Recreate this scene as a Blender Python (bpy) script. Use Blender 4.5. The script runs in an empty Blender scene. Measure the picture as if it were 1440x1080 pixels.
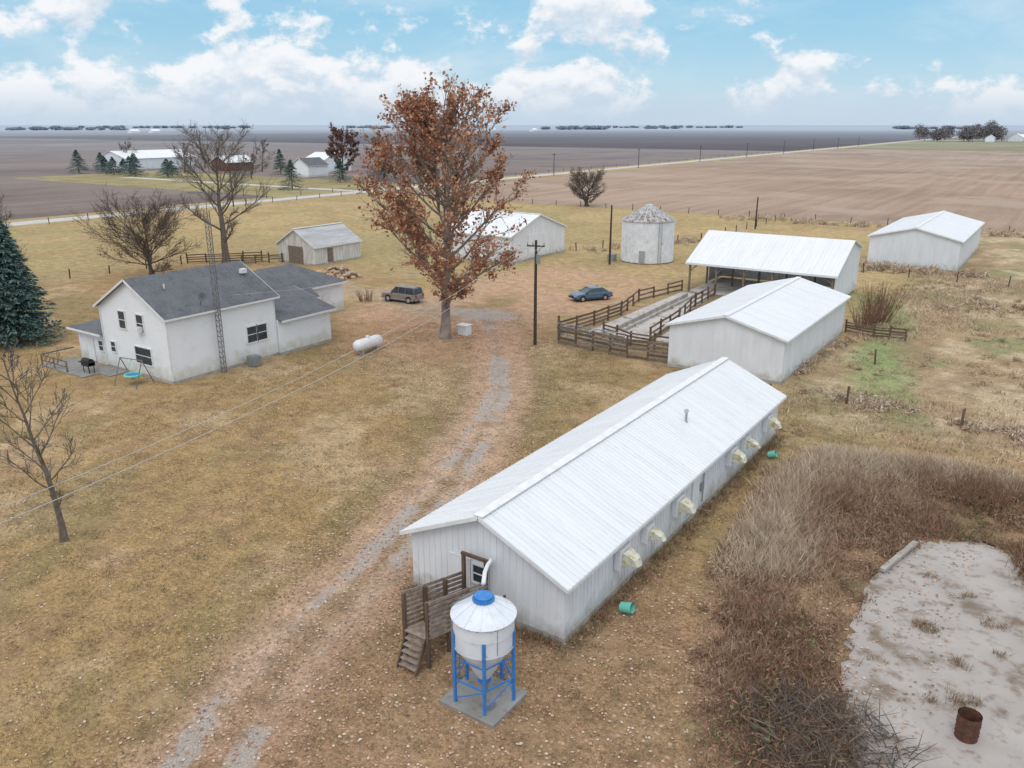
import bpy, math, random
import numpy as np
from mathutils import Vector, Matrix
random.seed(7); rng=np.random.default_rng(7)
R=random.uniform
# ------------------------------------------------------------------ helpers
def mat(name,c1,c2=None,scale=3.0,rough=0.7,metal=0.0,bump=0.0,stretch=(1,1,1),detail=6,lo=0.35,hi=0.65,c3=None,scale3=20,lo3=.55,hi3=.7,bscale=None,c4=None,scale4=1,lo4=.5,hi4=.6,dirt=None,dirth=.9):
    m=bpy.data.materials.new(name); m.use_nodes=True
    nt=m.node_tree; N=nt.nodes; L=nt.links
    b=N['Principled BSDF']; b.inputs['Roughness'].default_value=rough; b.inputs['Metallic'].default_value=metal
    if c2 is None: c2=tuple(x*0.8 for x in c1)
    tc=N.new('ShaderNodeTexCoord'); mp=N.new('ShaderNodeMapping'); mp.inputs['Scale'].default_value=stretch
    L.new(tc.outputs['Object'],mp.inputs[0])
    no=N.new('ShaderNodeTexNoise'); no.inputs['Scale'].default_value=scale; no.inputs['Detail'].default_value=detail
    L.new(mp.outputs[0],no.inputs['Vector'])
    mr=N.new('ShaderNodeMapRange'); mr.inputs[1].default_value=lo; mr.inputs[2].default_value=hi
    L.new(no.outputs['Fac'],mr.inputs[0])
    mx=N.new('ShaderNodeMix'); mx.data_type='RGBA'
    mx.inputs[6].default_value=(*c1,1); mx.inputs[7].default_value=(*c2,1)
    L.new(mr.outputs[0],mx.inputs[0]); out=mx.outputs[2]
    for cc,ss,ll,hh in ((c3,scale3,lo3,hi3),(c4,scale4,lo4,hi4)):
        if not cc: continue
        n3=N.new('ShaderNodeTexNoise'); n3.inputs['Scale'].default_value=ss; n3.inputs['Detail'].default_value=8; n3.inputs['Roughness'].default_value=.65
        L.new(mp.outputs[0],n3.inputs['Vector'])
        m3=N.new('ShaderNodeMapRange'); m3.inputs[1].default_value=ll; m3.inputs[2].default_value=hh
        L.new(n3.outputs['Fac'],m3.inputs[0])
        x3=N.new('ShaderNodeMix'); x3.data_type='RGBA'; x3.inputs[7].default_value=(*cc,1)
        L.new(m3.outputs[0],x3.inputs[0]); L.new(out,x3.inputs[6]); out=x3.outputs[2]
    if dirt:   # splashed soil low on the wall
        g=N.new('ShaderNodeNewGeometry'); s=N.new('ShaderNodeSeparateXYZ'); L.new(g.outputs['Position'],s.inputs[0])
        nn_=N.new('ShaderNodeTexNoise'); nn_.inputs['Scale'].default_value=1.6; nn_.inputs['Detail'].default_value=7; L.new(g.outputs['Position'],nn_.inputs['Vector'])
        a1=N.new('ShaderNodeMath'); a1.operation='MULTIPLY_ADD'; a1.inputs[1].default_value=-2.2; L.new(nn_.outputs['Fac'],a1.inputs[0]); L.new(s.outputs[2],a1.inputs[2])
        r1=N.new('ShaderNodeMapRange'); r1.inputs[1].default_value=-1.05; r1.inputs[2].default_value=-1.05+dirth; r1.inputs[3].default_value=.65; r1.inputs[4].default_value=0; L.new(a1.outputs[0],r1.inputs[0])
        x4=N.new('ShaderNodeMix'); x4.data_type='RGBA'; x4.inputs[7].default_value=(*dirt,1); L.new(r1.outputs[0],x4.inputs[0]); L.new(out,x4.inputs[6]); out=x4.outputs[2]
    L.new(out,b.inputs['Base Color'])
    if bump>0:
        bp=N.new('ShaderNodeBump'); bp.inputs['Strength'].default_value=bump; bp.inputs['Distance'].default_value=0.05
        nb=no
        if bscale:
            nb=N.new('ShaderNodeTexNoise'); nb.inputs['Scale'].default_value=bscale; nb.inputs['Detail'].default_value=6
            L.new(mp.outputs[0],nb.inputs['Vector'])
        L.new(nb.outputs['Fac'],bp.inputs['Height']); L.new(bp.outputs[0],b.inputs['Normal'])
    return m
def group(name,loc,rz=0):
    e=bpy.data.objects.new(name,None); e.location=loc; e.rotation_euler=(0,0,rz); e.empty_display_size=.5
    bpy.context.collection.objects.link(e); return e
class B:
    def __init__(s): s.v=[];s.f=[];s.m=[]
    def add(s,vs,fs,mi=0):
        o=len(s.v); s.v.extend([tuple(q) for q in vs])
        for f in fs: s.f.append(tuple(i+o for i in f)); s.m.append(mi)
    def box(s,x0,x1,y0,y1,z0,z1,mi=0):
        s.add([(x0,y0,z0),(x1,y0,z0),(x1,y1,z0),(x0,y1,z0),(x0,y0,z1),(x1,y0,z1),(x1,y1,z1),(x0,y1,z1)],
         [(3,2,1,0),(4,5,6,7),(0,1,5,4),(1,2,6,5),(2,3,7,6),(3,0,4,7)],mi)
    def beam(s,p,q,w,h,mi=0,up=(0,0,1)):
        p=Vector(p);q=Vector(q);d=(q-p).normalized();u=Vector(up)
        if abs(d.dot(u))>.98: u=Vector((1,0,0))
        a=d.cross(u).normalized()*w/2; b=a.cross(d).normalized()*h/2
        s.add([p-a-b,p+a-b,p+a+b,p-a+b,q-a-b,q+a-b,q+a+b,q-a+b],[(0,1,2,3),(7,6,5,4),(4,5,1,0),(5,6,2,1),(6,7,3,2),(7,4,0,3)],mi)
    def tube(s,pts,rs,n=6,mi=0,cap=True):
        pts=[Vector(p) for p in pts]; o=len(s.v); k=len(pts)
        for i,p in enumerate(pts):
            d=(pts[min(i+1,k-1)]-pts[max(i-1,0)])
            if d.length<1e-6: d=Vector((0,0,1))
            d.normalize(); u=Vector((0,0,1)) if abs(d.z)<.9 else Vector((1,0,0))
            a=d.cross(u).normalized(); b=d.cross(a)
            for j in range(n):
                t=2*math.pi*j/n; s.v.append(tuple(p+(a*math.cos(t)+b*math.sin(t))*rs[i]))
        for i in range(k-1):
            for j in range(n):
                j2=(j+1)%n; s.f.append((o+i*n+j2,o+i*n+j,o+(i+1)*n+j,o+(i+1)*n+j2)); s.m.append(mi)
        if cap:
            s.f.append(tuple(o+j for j in range(n))); s.m.append(mi)
            s.f.append(tuple(o+(k-1)*n+j for j in reversed(range(n)))); s.m.append(mi)
    def slab(s,pts,n,th,mi=0):
        n=Vector(n)*th; k=len(pts)
        a=[Vector(p) for p in pts]; b=[p-n for p in a]
        fs=[tuple(range(k)),tuple(reversed(range(k,2*k)))]+[(i,i+k,(i+1)%k+k,(i+1)%k) for i in range(k)]
        s.add(a+b,fs,mi)
    def build(s,name,mats,parent=None,world=True,smooth=False,bevel=0):
        me=bpy.data.meshes.new(name); me.from_pydata(s.v,[],s.f)
        if not isinstance(mats,(list,tuple)): mats=[mats]
        for m in mats: me.materials.append(m)
        me.polygons.foreach_set('material_index',s.m)
        if smooth: me.polygons.foreach_set('use_smooth',[True]*len(s.f))
        me.update()
        ob=bpy.data.objects.new(name,me); bpy.context.collection.objects.link(ob)
        if parent:
            ob.parent=parent
            if world: ob.location=-Vector(parent.location)
        if bevel:
            bv=ob.modifiers.new('bevel','BEVEL'); bv.width=bevel; bv.segments=2; bv.limit_method='ANGLE'
        return ob
def tris(name,V,mi,mats,k=3,parent=None,loc=None):
    n=V.shape[0]; me=bpy.data.meshes.new(name)
    me.vertices.add(n*k); me.vertices.foreach_set('co',V.reshape(-1).astype(np.float32))
    me.loops.add(n*k); me.loops.foreach_set('vertex_index',np.arange(n*k,dtype=np.int32))
    me.polygons.add(n); me.polygons.foreach_set('loop_start',np.arange(0,n*k,k,dtype=np.int32))
    me.polygons.foreach_set('loop_total',np.full(n,k,dtype=np.int32))
    for m in mats: me.materials.append(m)
    me.polygons.foreach_set('material_index',np.asarray(mi,dtype=np.int32))
    me.update(calc_edges=True); me.validate()
    ob=bpy.data.objects.new(name,me); bpy.context.collection.objects.link(ob)
    if parent: ob.parent=parent
    return ob
def vn(x,y,scale,seed=0):
    r=np.random.default_rng(seed).random((257,257))
    u=np.asarray(x)/scale+1000.37; w=np.asarray(y)/scale+1000.73
    i=np.floor(u).astype(int); j=np.floor(w).astype(int); fu=u-i; fw=w-j
    fu=fu*fu*(3-2*fu); fw=fw*fw*(3-2*fw); i0=i%256;j0=j%256
    a=r[i0,j0]*(1-fu)+r[i0+1,j0]*fu; b=r[i0,j0+1]*(1-fu)+r[i0+1,j0+1]*fu
    return a*(1-fw)+b*fw
def fbm(x,y,s,seed=0): return vn(x,y,s,seed)*.5+vn(x,y,s/2.1,seed+1)*.3+vn(x,y,s/4.3,seed+2)*.2
def dpoly(x,y,pts):
    d=np.full(np.shape(x),1e9)
    for (ax,ay),(bx,by) in zip(pts[:-1],pts[1:]):
        dx,dy=bx-ax,by-ay; t=np.clip(((x-ax)*dx+(y-ay)*dy)/(dx*dx+dy*dy),0,1)
        d=np.minimum(d,np.hypot(x-ax-t*dx,y-ay-t*dy))
    return d
def inpoly(x,y,pts):
    c=np.zeros(np.shape(x),bool); n=len(pts)
    for i in range(n):
        x1,y1=pts[i];x2,y2=pts[(i+1)%n]
        if y1==y2: continue
        c^=((y1>y)!=(y2>y))&(x<(x2-x1)*(y-y1)/(y2-y1)+x1)
    return c
def sm(a,b,x): t=np.clip((x-a)/(b-a),0,1); return t*t*(3-2*t)
def rect(x,y,x0,x1,y0,y1,s=1.5):
    return sm(x0-s,x0+s,x)*(1-sm(x1-s,x1+s,x))*sm(y0-s,y0+s,y)*(1-sm(y1-s,y1+s,y))

# ------------------------------------------------------------------ camera
p=math.atan(365/1150)
cam=bpy.data.cameras.new('camera'); co=bpy.data.objects.new('camera',cam); bpy.context.collection.objects.link(co)
co.location=(0,0,19); co.rotation_euler=(math.pi/2-p,0,math.radians(34)); cam.lens=28.75; cam.sensor_width=36; cam.clip_end=60000; cam.clip_start=.1
bpy.context.scene.camera=co
# ------------------------------------------------------------------ light + sky
SUN_EL,SUN_AZ=math.radians(55),math.radians(165)
sun=bpy.data.lights.new('sun','SUN'); sun.energy=.8; sun.angle=math.radians(30); sun.color=(1,.97,.92)
so=bpy.data.objects.new('sun',sun); bpy.context.collection.objects.link(so)
sd=Vector((math.sin(SUN_AZ)*math.cos(SUN_EL),math.cos(SUN_AZ)*math.cos(SUN_EL),math.sin(SUN_EL)))
so.rotation_euler=sd.to_track_quat('Z','Y').to_euler(); so.location=(0,-30,60)
w=bpy.data.worlds.new('World'); bpy.context.scene.world=w; w.use_nodes=True
nt=w.node_tree; N=nt.nodes; L=nt.links; N.clear()
def nd(t,**k):
    n=N.new(t)
    for a,b in k.items(): setattr(n,a,b)
    return n
def mth(op,a,b=None,c=None):
    n=nd('ShaderNodeMath',operation=op)
    for i,q in enumerate((a,b,c)):
        if q is None: continue
        if isinstance(q,(int,float)): n.inputs[i].default_value=q
        else: L.new(q,n.inputs[i])
    return n.outputs[0]
def mrg(x,a,b,c=0,d=1,smooth=True):
    n=nd('ShaderNodeMapRange'); n.interpolation_type='SMOOTHSTEP' if smooth else 'LINEAR'
    L.new(x,n.inputs[0])
    for i,q in enumerate((a,b,c,d)): n.inputs[i+1].default_value=q
    return n.outputs[0]
def mixc(f,a,b):
    n=nd('ShaderNodeMix',data_type='RGBA')
    L.new(f,n.inputs[0])
    for i,q in ((6,a),(7,b)):
        if isinstance(q,tuple): n.inputs[i].default_value=(*q,1)
        else: L.new(q,n.inputs[i])
    return n.outputs[2]
sky=nd('ShaderNodeTexSky',sky_type='NISHITA'); sky.sun_disc=False; sky.sun_elevation=SUN_EL; sky.sun_rotation=SUN_AZ; sky.air_density=1.0; sky.dust_density=.6
tc=nd('ShaderNodeTexCoord'); sep=nd('ShaderNodeSeparateXYZ'); L.new(tc.outputs['Generated'],sep.inputs[0])
dx,dy,dz=sep.outputs
az=mth('ARCTAN2',dx,dy)
el=mth('ARCSINE',dz)
def cloudvec(offz,sx,sz):
    c=nd('ShaderNodeCombineXYZ'); L.new(mth('MULTIPLY',az,sx),c.inputs[0]); L.new(mth('MULTIPLY',mth('ADD',el,offz),sz),c.inputs[1]); c.inputs[2].default_value=5.2
    return c.outputs[0]
def noi(vec,scale,det=8,rough=.55,dist=0):
    n=nd('ShaderNodeTexNoise'); n.inputs['Scale'].default_value=scale; n.inputs['Detail'].default_value=det; n.inputs['Roughness'].default_value=rough; n.inputs['Distortion'].default_value=dist
    L.new(vec,n.inputs['Vector']); return n.outputs['Fac']
n1=noi(cloudvec(0,1,1.5),8.0,10,.6,.1)
n2=noi(cloudvec(.012,1,1.5),8.0,5,.5,.1)
bias=mth('ADD',mrg(az,-1.15,-.3,.11,-.02,False),mth('ADD',mrg(el,.035,.085,.07,0),mrg(el,.14,.35,0,.10)))
bias=mth('SUBTRACT',bias,mrg(el,.0,.02,.06,0))
dens=mth('ADD',n1,bias)
cm=mrg(dens,.535,.62)
shade=mrg(mth('SUBTRACT',n2,n1),-.06,.09,0,1)
ccol=mixc(shade,(9.2,9.4,9.7),(6.2,7.3,8.4))
wisp=mrg(noi(cloudvec(.3,1,3.0),5.0,8,.6,.4),.42,.72,0,.45)
blue=mixc(mrg(el,.01,.12),(5.2,7.3,8.9),(3.1,6.3,8.6))
skyc=mixc(mrg(el,-.1,.0,.0,.8),sky.outputs[0],blue)
base=mixc(wisp,skyc,(7.6,8.5,9.2))
c1=mixc(cm,base,ccol)
hz=mixc(mrg(el,.0,.05,.92,0.0),c1,(5.6,6.7,7.9))
over=mixc(mrg(el,.16,.45,0,.9),hz,(10.8,11.1,11.6))  # upper sky out of view, brightened as added fill for the walls
bg=nd('ShaderNodeBackground'); bg.inputs['Strength'].default_value=.1; L.new(over,bg.inputs['Color'])
ou=nd('ShaderNodeOutputWorld'); L.new(bg.outputs[0],ou.inputs['Surface'])

# ------------------------------------------------------------------ materials
M={}
M['whitemetal']=mat('white_painted_metal',(.79,.815,.85),(.71,.735,.775),1.2,.45,stretch=(1,1,.35),c3=(.58,.58,.56),scale3=5,lo3=.62,hi3=.85,dirt=(.36,.33,.27))
rk=dict(rough=.5,c3=(.60,.61,.62),scale3=3,lo3=.56,hi3=.8,c4=(.50,.49,.47),scale4=6,lo4=.64,hi4=.8)
M['roofmetal']=mat('white_roof_metal',(.80,.815,.84),(.73,.75,.78),.8,stretch=(.3,2.6,.3),**rk)
M['roofmetal_x']=mat('white_roof_metal_b',(.80,.815,.84),(.73,.75,.78),.8,stretch=(2.6,.3,.3),**rk)
M['trim']=mat('white_trim',(.8,.81,.82),(.7,.71,.72),2)
M['conc']=mat('concrete',(.47,.44,.41),(.33,.31,.28),.9,.9,c3=(.2,.17,.13),scale3=5,lo3=.55,hi3=.72,bump=.3,bscale=30)
M['patio']=mat('patio_concrete',(.33,.32,.31),(.24,.23,.215),.9,.9,c3=(.2,.15,.1),scale3=3,lo3=.55,hi3=.72,bump=.3,bscale=30)
M['feedlot']=mat('dirty_concrete',(.55,.52,.50),(.43,.40,.375),.5,.9,c3=(.25,.18,.13),scale3=.9,lo3=.54,hi3=.64,bump=.3,bscale=20)
M['wood']=mat('weathered_wood',(.17,.115,.08),(.10,.065,.045),5,.9,stretch=(1,1,.3),bump=.3)
M['woodgrey']=mat('grey_weathered_wood',(.25,.20,.16),(.14,.105,.08),4,.9,bump=.3)
M['pole']=mat('creosote_pole',(.07,.055,.045),(.04,.03,.025),6,.9)
M['glass']=mat('window_glass',(.05,.07,.09),(.03,.04,.05),2,.12)
M['black']=mat('black_rubber',(.02,.02,.02),(.03,.03,.03),5,.8)
M['steel']=mat('galvanised_steel',(.5,.52,.54),(.38,.4,.42),4,.4,metal=.5)
M['greymetal']=mat('grey_metal',(.35,.36,.37),(.25,.26,.27),4,.5,metal=.3)
M['shingle']=mat('dark_shingle',(.105,.11,.125),(.14,.145,.16),.8,.9,c3=(.21,.215,.23),scale3=9,lo3=.5,hi3=.7,bump=.5,bscale=14,c4=(.08,.085,.09),scale4=1.7,lo4=.54,hi4=.7)
M['rust']=mat('rusty_metal',(.15,.06,.035),(.07,.035,.025),6,.9)
M['blue']=mat('blue_paint',(.03,.19,.55),(.05,.24,.6),6,.5,c3=(.2,.25,.35),scale3=8,lo3=.6,hi3=.7)
M['teal']=mat('teal_plastic',(.16,.56,.46),(.2,.6,.5),5,.5)
M['yellow']=mat('stained_fibreglass',(.68,.68,.63),(.58,.55,.40),3,.6,c3=(.44,.36,.10),scale3=5,lo3=.5,hi3=.62)
M['rusticroof']=mat('weathered_tin_roof',(.52,.52,.53),(.38,.38,.39),.7,.6,stretch=(2.5,.4,1),c3=(.27,.2,.17),scale3=2,lo3=.6,hi3=.75)
M['oldred']=mat('faded_red_boards',(.20,.07,.06),(.15,.06,.055),1,.9)
def siding(name,c1,c2,pitch=.2):
    m=mat(name,c1,c2,.5,.6,c3=(.70,.68,.55),scale3=.9,lo3=.56,hi3=.8,dirt=(.42,.40,.28),dirth=1.3)
    nt=m.node_tree;N=nt.nodes;L=nt.links;b=N['Principled BSDF']
    g=N.new('ShaderNodeNewGeometry'); s=N.new('ShaderNodeSeparateXYZ'); L.new(g.outputs['Position'],s.inputs[0])
    d=N.new('ShaderNodeMath'); d.operation='MULTIPLY'; d.inputs[1].default_value=1/pitch; L.new(s.outputs[2],d.inputs[0])
    f=N.new('ShaderNodeMath'); f.operation='FRACT'; L.new(d.outputs[0],f.inputs[0])
    bp=N.new('ShaderNodeBump'); bp.inputs['Strength'].default_value=.5; bp.inputs['Distance'].default_value=.02; bp.invert=True
    L.new(f.outputs[0],bp.inputs['Height']); L.new(bp.outputs[0],b.inputs['Normal'])
    return m
M['siding']=siding('white_lap_siding',(.83,.86,.90),(.80,.82,.86))
M['oldwhite']=mat('peeling_white_boards',(.70,.69,.68),(.50,.48,.45),1.4,.8,stretch=(3,3,.5),c3=(.25,.21,.19),scale3=3,lo3=.58,hi3=.7)
M['bark']=mat('bark',(.19,.16,.135),(.11,.09,.075),4,.95,bump=.5)
M['barklight']=mat('pale_bark',(.34,.29,.25),(.17,.14,.12),1.2,.9,bump=.4)
M['barkdark']=mat('dark_bark',(.12,.095,.085),(.075,.06,.05),4,.95)
def flat(name,c,r=.9,c2=None): return mat(name,c,c2 or tuple(x*.75 for x in c),1.5,r)
LEAF=[flat('rust_leaf',(.49,.22,.125)),flat('brown_leaf',(.35,.16,.095)),flat('tan_leaf',(.60,.36,.23))]

# ------------------------------------------------------------------ ground
drive=[(-17.5,7),(-19.3,11.7),(-21.8,18),(-23.8,25),(-26.6,33.5),(-29.8,41),(-33,47.5),(-38,54.5),(-43,61),(-48.5,67)]
rutA=[(-18.6,7),(-20.4,11.7),(-21.6,14),(-22.9,19),(-24.8,26),(-27.6,34),(-30.9,42),(-34.2,48.5),(-39.2,55.5),(-44,61.5),(-49,67)]
rutB=[(-16.6,7),(-18.3,11.7),(-19.8,14.8),(-20.9,18),(-22.9,25),(-25.7,33),(-28.9,40.3),(-32,46.6),(-37,53.5),(-42,60.2),(-47,66)]
slabP=[(-4,26.8),(-4.5,31),(-4.5,36.2),(-3.3,39.8),(-.9,41.3),(.4,40.6),(1,37.9),(4,33),(9,31),(10,16),(-2,18),(-2.8,24)]
brushP=[(-6.6,19),(-8.6,24),(-10.6,31),(-11.6,38),(-12.2,44.5),(-10.5,49.5),(-4,51.5),(9,51),(16,45),(18,30),(18,16),(-3,16)]
def colour_at(x,y):
    x=np.asarray(x,float);y=np.asarray(y,float)
    C=np.zeros(x.shape+(3,)); 
    def mixin(c,m): 
        nonlocal C
        C=C*(1-m[...,None])+np.array(c)*m[...,None]
    n1=fbm(x,y,14,1); n2=fbm(x,y,5,11); n3=fbm(x,y,1.7,21)
    C[:]=(.325,.218,.105)
    mixin((.235,.18,.083),sm(.43,.64,n1)*.8); mixin((.43,.315,.19),sm(.5,.70,n2)*.7)
    mixin((.26,.16,.095),sm(.52,.72,n3)*.55)
    mixin((.215,.175,.08),sm(.53,.68,fbm(x+.7*y,(y-.7*x)*.35,4,77))*.5)
    far=np.maximum(sm(70,95,y),1-sm(-120,-98,x))
    mixin((.42,.315,.165),far*.8); mixin((.34,.265,.13),far*sm(.44,.6,n1)*.85); mixin((.31,.215,.115),far*sm(.48,.64,n2)*.6); mixin((.27,.24,.115),far*sm(.5,.65,fbm(x,y*.5,22,66))*.6)
    rp=sm(-17,-12,x)*sm(50,60,y); mixin((.35,.25,.155),rp*.9)
    mixin((.22,.225,.11),rp*sm(.45,.58,fbm(x,y,9,31))*.8); mixin((.48,.385,.26),rp*sm(.5,.64,fbm(x,y,6,41))*.75); mixin((.25,.16,.10),rp*sm(.5,.64,fbm(x,y,4,43))*.55)
    mixin((.21,.27,.11),sm(3.4,0.6,dpoly(x,y,[(-8.5,62),(-12,74),(-13,88),(-17,101)]) + 3*(n2-.5))*.8)
    yd=np.maximum(rect(x,y,-62,-40,66,98,5),rect(x,y,-62,-46,58,72,3))
    mixin((.45,.285,.19),yd*sm(.25,.6,n2+.12)*.85)
    mixin((.36,.28,.20),sm(4,1.2,dpoly(x,y,[(-48,67),(-56,66.5),(-64,69),(-74,70)])+2*(n2-.5))*.7)
    mixin((.20,.15,.10),rect(x,y,-37,-25,62,92,1)*.7)
    d=dpoly(x,y,drive)+1.8*(n3-.5)
    mixin((.40,.27,.19),(1-sm(1.7,3.3,d))*.85)
    mixin((.44,.32,.24),(1-sm(.35,.75,np.minimum(dpoly(x,y,rutA),dpoly(x,y,rutB))+.4*(n3-.5)))*.8)
    mixin((.23,.155,.09),(1-sm(.15,.6,d))*.65)
    mixin((.22,.16,.085),sm(2.0,2.9,d)*(1-sm(3.2,4.4,d))*.35)
    lf=rect(x,y,-21,-6,8,30,4); mixin((.285,.175,.11),lf*(.55+.35*n2))
    bt=np.hypot(x+46.6,y-57.7); mixin((.41,.24,.155),(1-sm(4,13,bt+5*(n2-.5)))*.6)
    br=inpoly(x,y,brushP)*1.0; mixin((.26,.165,.105),br*.85); mixin((.17,.16,.075),br*sm(.55,.68,fbm(x,y,3,33))*.6)
    mixin((.15,.11,.07),(1-sm(0,.9,dpoly(x,y,[(-13.2,23.2),(-21.2,23.2)])))*.35+(1-sm(0,1.1,dpoly(x,y,[(-13.2,23.2),(-13.2,50)])))*.45)
    pf=sm(.40,.58,fbm(x,y,5,51))
    gr=np.clip((1-sm(.25,1.0,np.minimum(dpoly(x,y,rutA),dpoly(x,y,rutB))))*(.46+.44*pf),0,1)
    gr=np.maximum(gr,(1-sm(1.5,4.6,np.hypot((x+49.5)/1.4,y-68.0)))*.95)
    gr=np.maximum(gr,(1-sm(.8,2.2,dpoly(x,y,[(-52,68),(-58,66)])))*.5)
    gr=np.maximum(gr,(1-sm(.8,3.2,d))*.22)
    le=np.clip(.22+lf*.5+(1-sm(3,22,bt))*.7+(1-sm(2,6,dpoly(x,y,drive)))*.5+rect(x,y,-60,-40,60,98,6)*.2+br*.2-far*.3-rp*.15,0.03,1)
    return C,gr,le
def gridmesh(name,xs,ys,z,material):
    X,Y=np.meshgrid(xs,ys,indexing='ij'); nx,ny=X.shape
    C,gr,le=colour_at(X,Y)
    Z=z+0*X
    me=bpy.data.meshes.new(name)
    me.vertices.add(nx*ny); me.vertices.foreach_set('co',np.stack([X,Y,Z],-1).reshape(-1).astype(np.float32))
    i=np.arange(nx-1)[:,None]*ny+np.arange(ny-1)[None,:]
    F=np.stack([i,i+ny,i+ny+1,i+1],-1).reshape(-1).astype(np.int32); n=len(F)//4
    me.loops.add(n*4); me.loops.foreach_set('vertex_index',F)
    me.polygons.add(n); me.polygons.foreach_set('loop_start',np.arange(0,n*4,4,dtype=np.int32)); me.polygons.foreach_set('loop_total',np.full(n,4,dtype=np.int32))
    me.update(calc_edges=True)
    a=me.color_attributes.new('Col','FLOAT_COLOR','POINT'); a.data.foreach_set('color',np.concatenate([C,np.ones(C.shape[:2]+(1,))],-1).reshape(-1).astype(np.float32))
    for nm,q in (('gravel',gr),('leaf',le)):
        a=me.attributes.new(nm,'FLOAT','POINT'); a.data.foreach_set('value',q.reshape(-1).astype(np.float32))
    me.materials.append(material)
    ob=bpy.data.objects.new(name,me); bpy.context.collection.objects.link(ob); return ob
def ground_mat():
    m=bpy.data.materials.new('farm_ground'); m.use_nodes=True
    global N,L,nt
    nt=m.node_tree;N=nt.nodes;L=nt.links; b=N['Principled BSDF']; b.inputs['Roughness'].default_value=.95; b.inputs['Specular IOR Level'].default_value=.1
    at=nd('ShaderNodeAttribute',attribute_name='Col'); ag=nd('ShaderNodeAttribute',attribute_name='gravel'); al=nd('ShaderNodeAttribute',attribute_name='leaf')
    tc=nd('ShaderNodeTexCoord'); P=tc.outputs['Object']
    a=noi(P,.9,6,.65); c=noi(P,5.5,6,.75); f=noi(P,22,3,.7)
    v=mth('MULTIPLY',mrg(a,.3,.7,.72,1.34,False),mth('MULTIPLY',mrg(c,.3,.7,.52,1.64,False),mrg(f,.3,.7,.7,1.36,False)))
    sc=nd('ShaderNodeVectorMath',operation='SCALE'); L.new(at.outputs['Color'],sc.inputs[0]); L.new(v,sc.inputs['Scale'])
    col=sc.outputs[0]
    g=mrg(noi(P,2.3,7,.7),.52,.66,0,.5); col=mixc(g,col,(.19,.16,.08))
    g=mrg(noi(P,9.5,4,.8),.56,.68,0,.55); col=mixc(g,col,(.54,.42,.28))
    g=mrg(noi(P,.35,8,.7),.52,.62,0,.3); col=mixc(g,col,(.45,.32,.19))
    gm=mth('ADD',ag.outputs['Fac'],mth('MULTIPLY',mth('SUBTRACT',noi(P,1.3,9,.75),.5),1.9))
    gcol=mixc(mrg(noi(P,14,4,.8),.35,.65),(.28,.25,.22),(.56,.53,.50))
    col=mixc(mrg(gm,.54,.86,0,.75),col,gcol)
    vo=nd('ShaderNodeTexVoronoi'); vo.inputs['Scale'].default_value=5.2; L.new(P,vo.inputs['Vector'])
    s=nd('ShaderNodeSeparateColor'); L.new(vo.outputs['Color'],s.inputs[0])
    msk=mth('MULTIPLY',mth('LESS_THAN',vo.outputs['Distance'],mth('ADD',.16,mth('MULTIPLY',s.outputs[2],.2))),mth('LESS_THAN',s.outputs[0],mth('MULTIPLY',mth('MULTIPLY',al.outputs['Fac'],.75),mrg(a,.35,.65,.3,1.3))))
    lc=mixc(s.outputs[1],(.38,.20,.12),(.64,.46,.36))
    col=mixc(mth('MULTIPLY',msk,.8),col,lc)
    L.new(col,b.inputs['Base Color'])
    bp=nd('ShaderNodeBump'); bp.inputs['Strength'].default_value=.7; bp.inputs['Distance'].default_value=.14; L.new(c,bp.inputs['Height']); L.new(bp.outputs[0],b.inputs['Normal'])
    return m
xs=np.concatenate([np.arange(-171,-62,.7),np.arange(-62,12,.3),np.arange(12,80,2)]); ys=np.concatenate([np.arange(-20,5,2),np.arange(5,62,.3),np.arange(62,176.5,.7)])
gridmesh('ground',xs,ys,0,ground_mat())

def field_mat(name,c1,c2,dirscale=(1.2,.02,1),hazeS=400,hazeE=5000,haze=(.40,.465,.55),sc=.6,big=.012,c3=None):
    m=bpy.data.materials.new(name); m.use_nodes=True
    global N,L,nt
    nt=m.node_tree;N=nt.nodes;L=nt.links; b=N['Principled BSDF']; b.inputs['Roughness'].default_value=1; b.inputs['Specular IOR Level'].default_value=0
    tc=nd('ShaderNodeTexCoord'); P=tc.outputs['Object']
    mp=nd('ShaderNodeMapping'); mp.inputs['Scale'].default_value=dirscale; L.new(P,mp.inputs[0])
    r=noi(mp.outputs[0],sc,5,.6); f=noi(P,big,8,.65); h=noi(P,1.5,5,.8)
    col=mixc(mrg(r,.35,.65),c1,c2)
    sc_=nd('ShaderNodeVectorMath',operation='SCALE'); L.new(col,sc_.inputs[0]); L.new(mth('MULTIPLY',mrg(f,.3,.7,.78,1.22,False),mrg(h,.3,.7,.8,1.2,False)),sc_.inputs['Scale']); col=sc_.outputs[0]
    if c3: col=mixc(mrg(noi(P,big*2.3,6,.6),.5,.62,0,.7),col,c3)
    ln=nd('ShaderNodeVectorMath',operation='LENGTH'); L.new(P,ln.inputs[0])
    col=mixc(mrg(ln.outputs['Value'],hazeS,hazeE,0,.92,False),col,haze)  # aerial haze painted into the base colour, growing with distance from the origin
    L.new(col,b.inputs['Base Color']); return m
def sheet(name,x0,x1,y0,y1,z,m):
    b=B(); b.add([(x0,y0,z),(x1,y0,z),(x1,y1,z),(x0,y1,z)],[(0,1,2,3)]); return b.build(name,m)
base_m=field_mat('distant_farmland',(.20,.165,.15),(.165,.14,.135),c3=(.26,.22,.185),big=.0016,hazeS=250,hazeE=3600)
b=B(); n=64; b.add([(25000*math.cos(2*math.pi*i/n),25000*math.sin(2*math.pi*i/n),-.12) for i in range(n)],[tuple(range(n))]); b.build('farmland_background',base_m)
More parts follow.
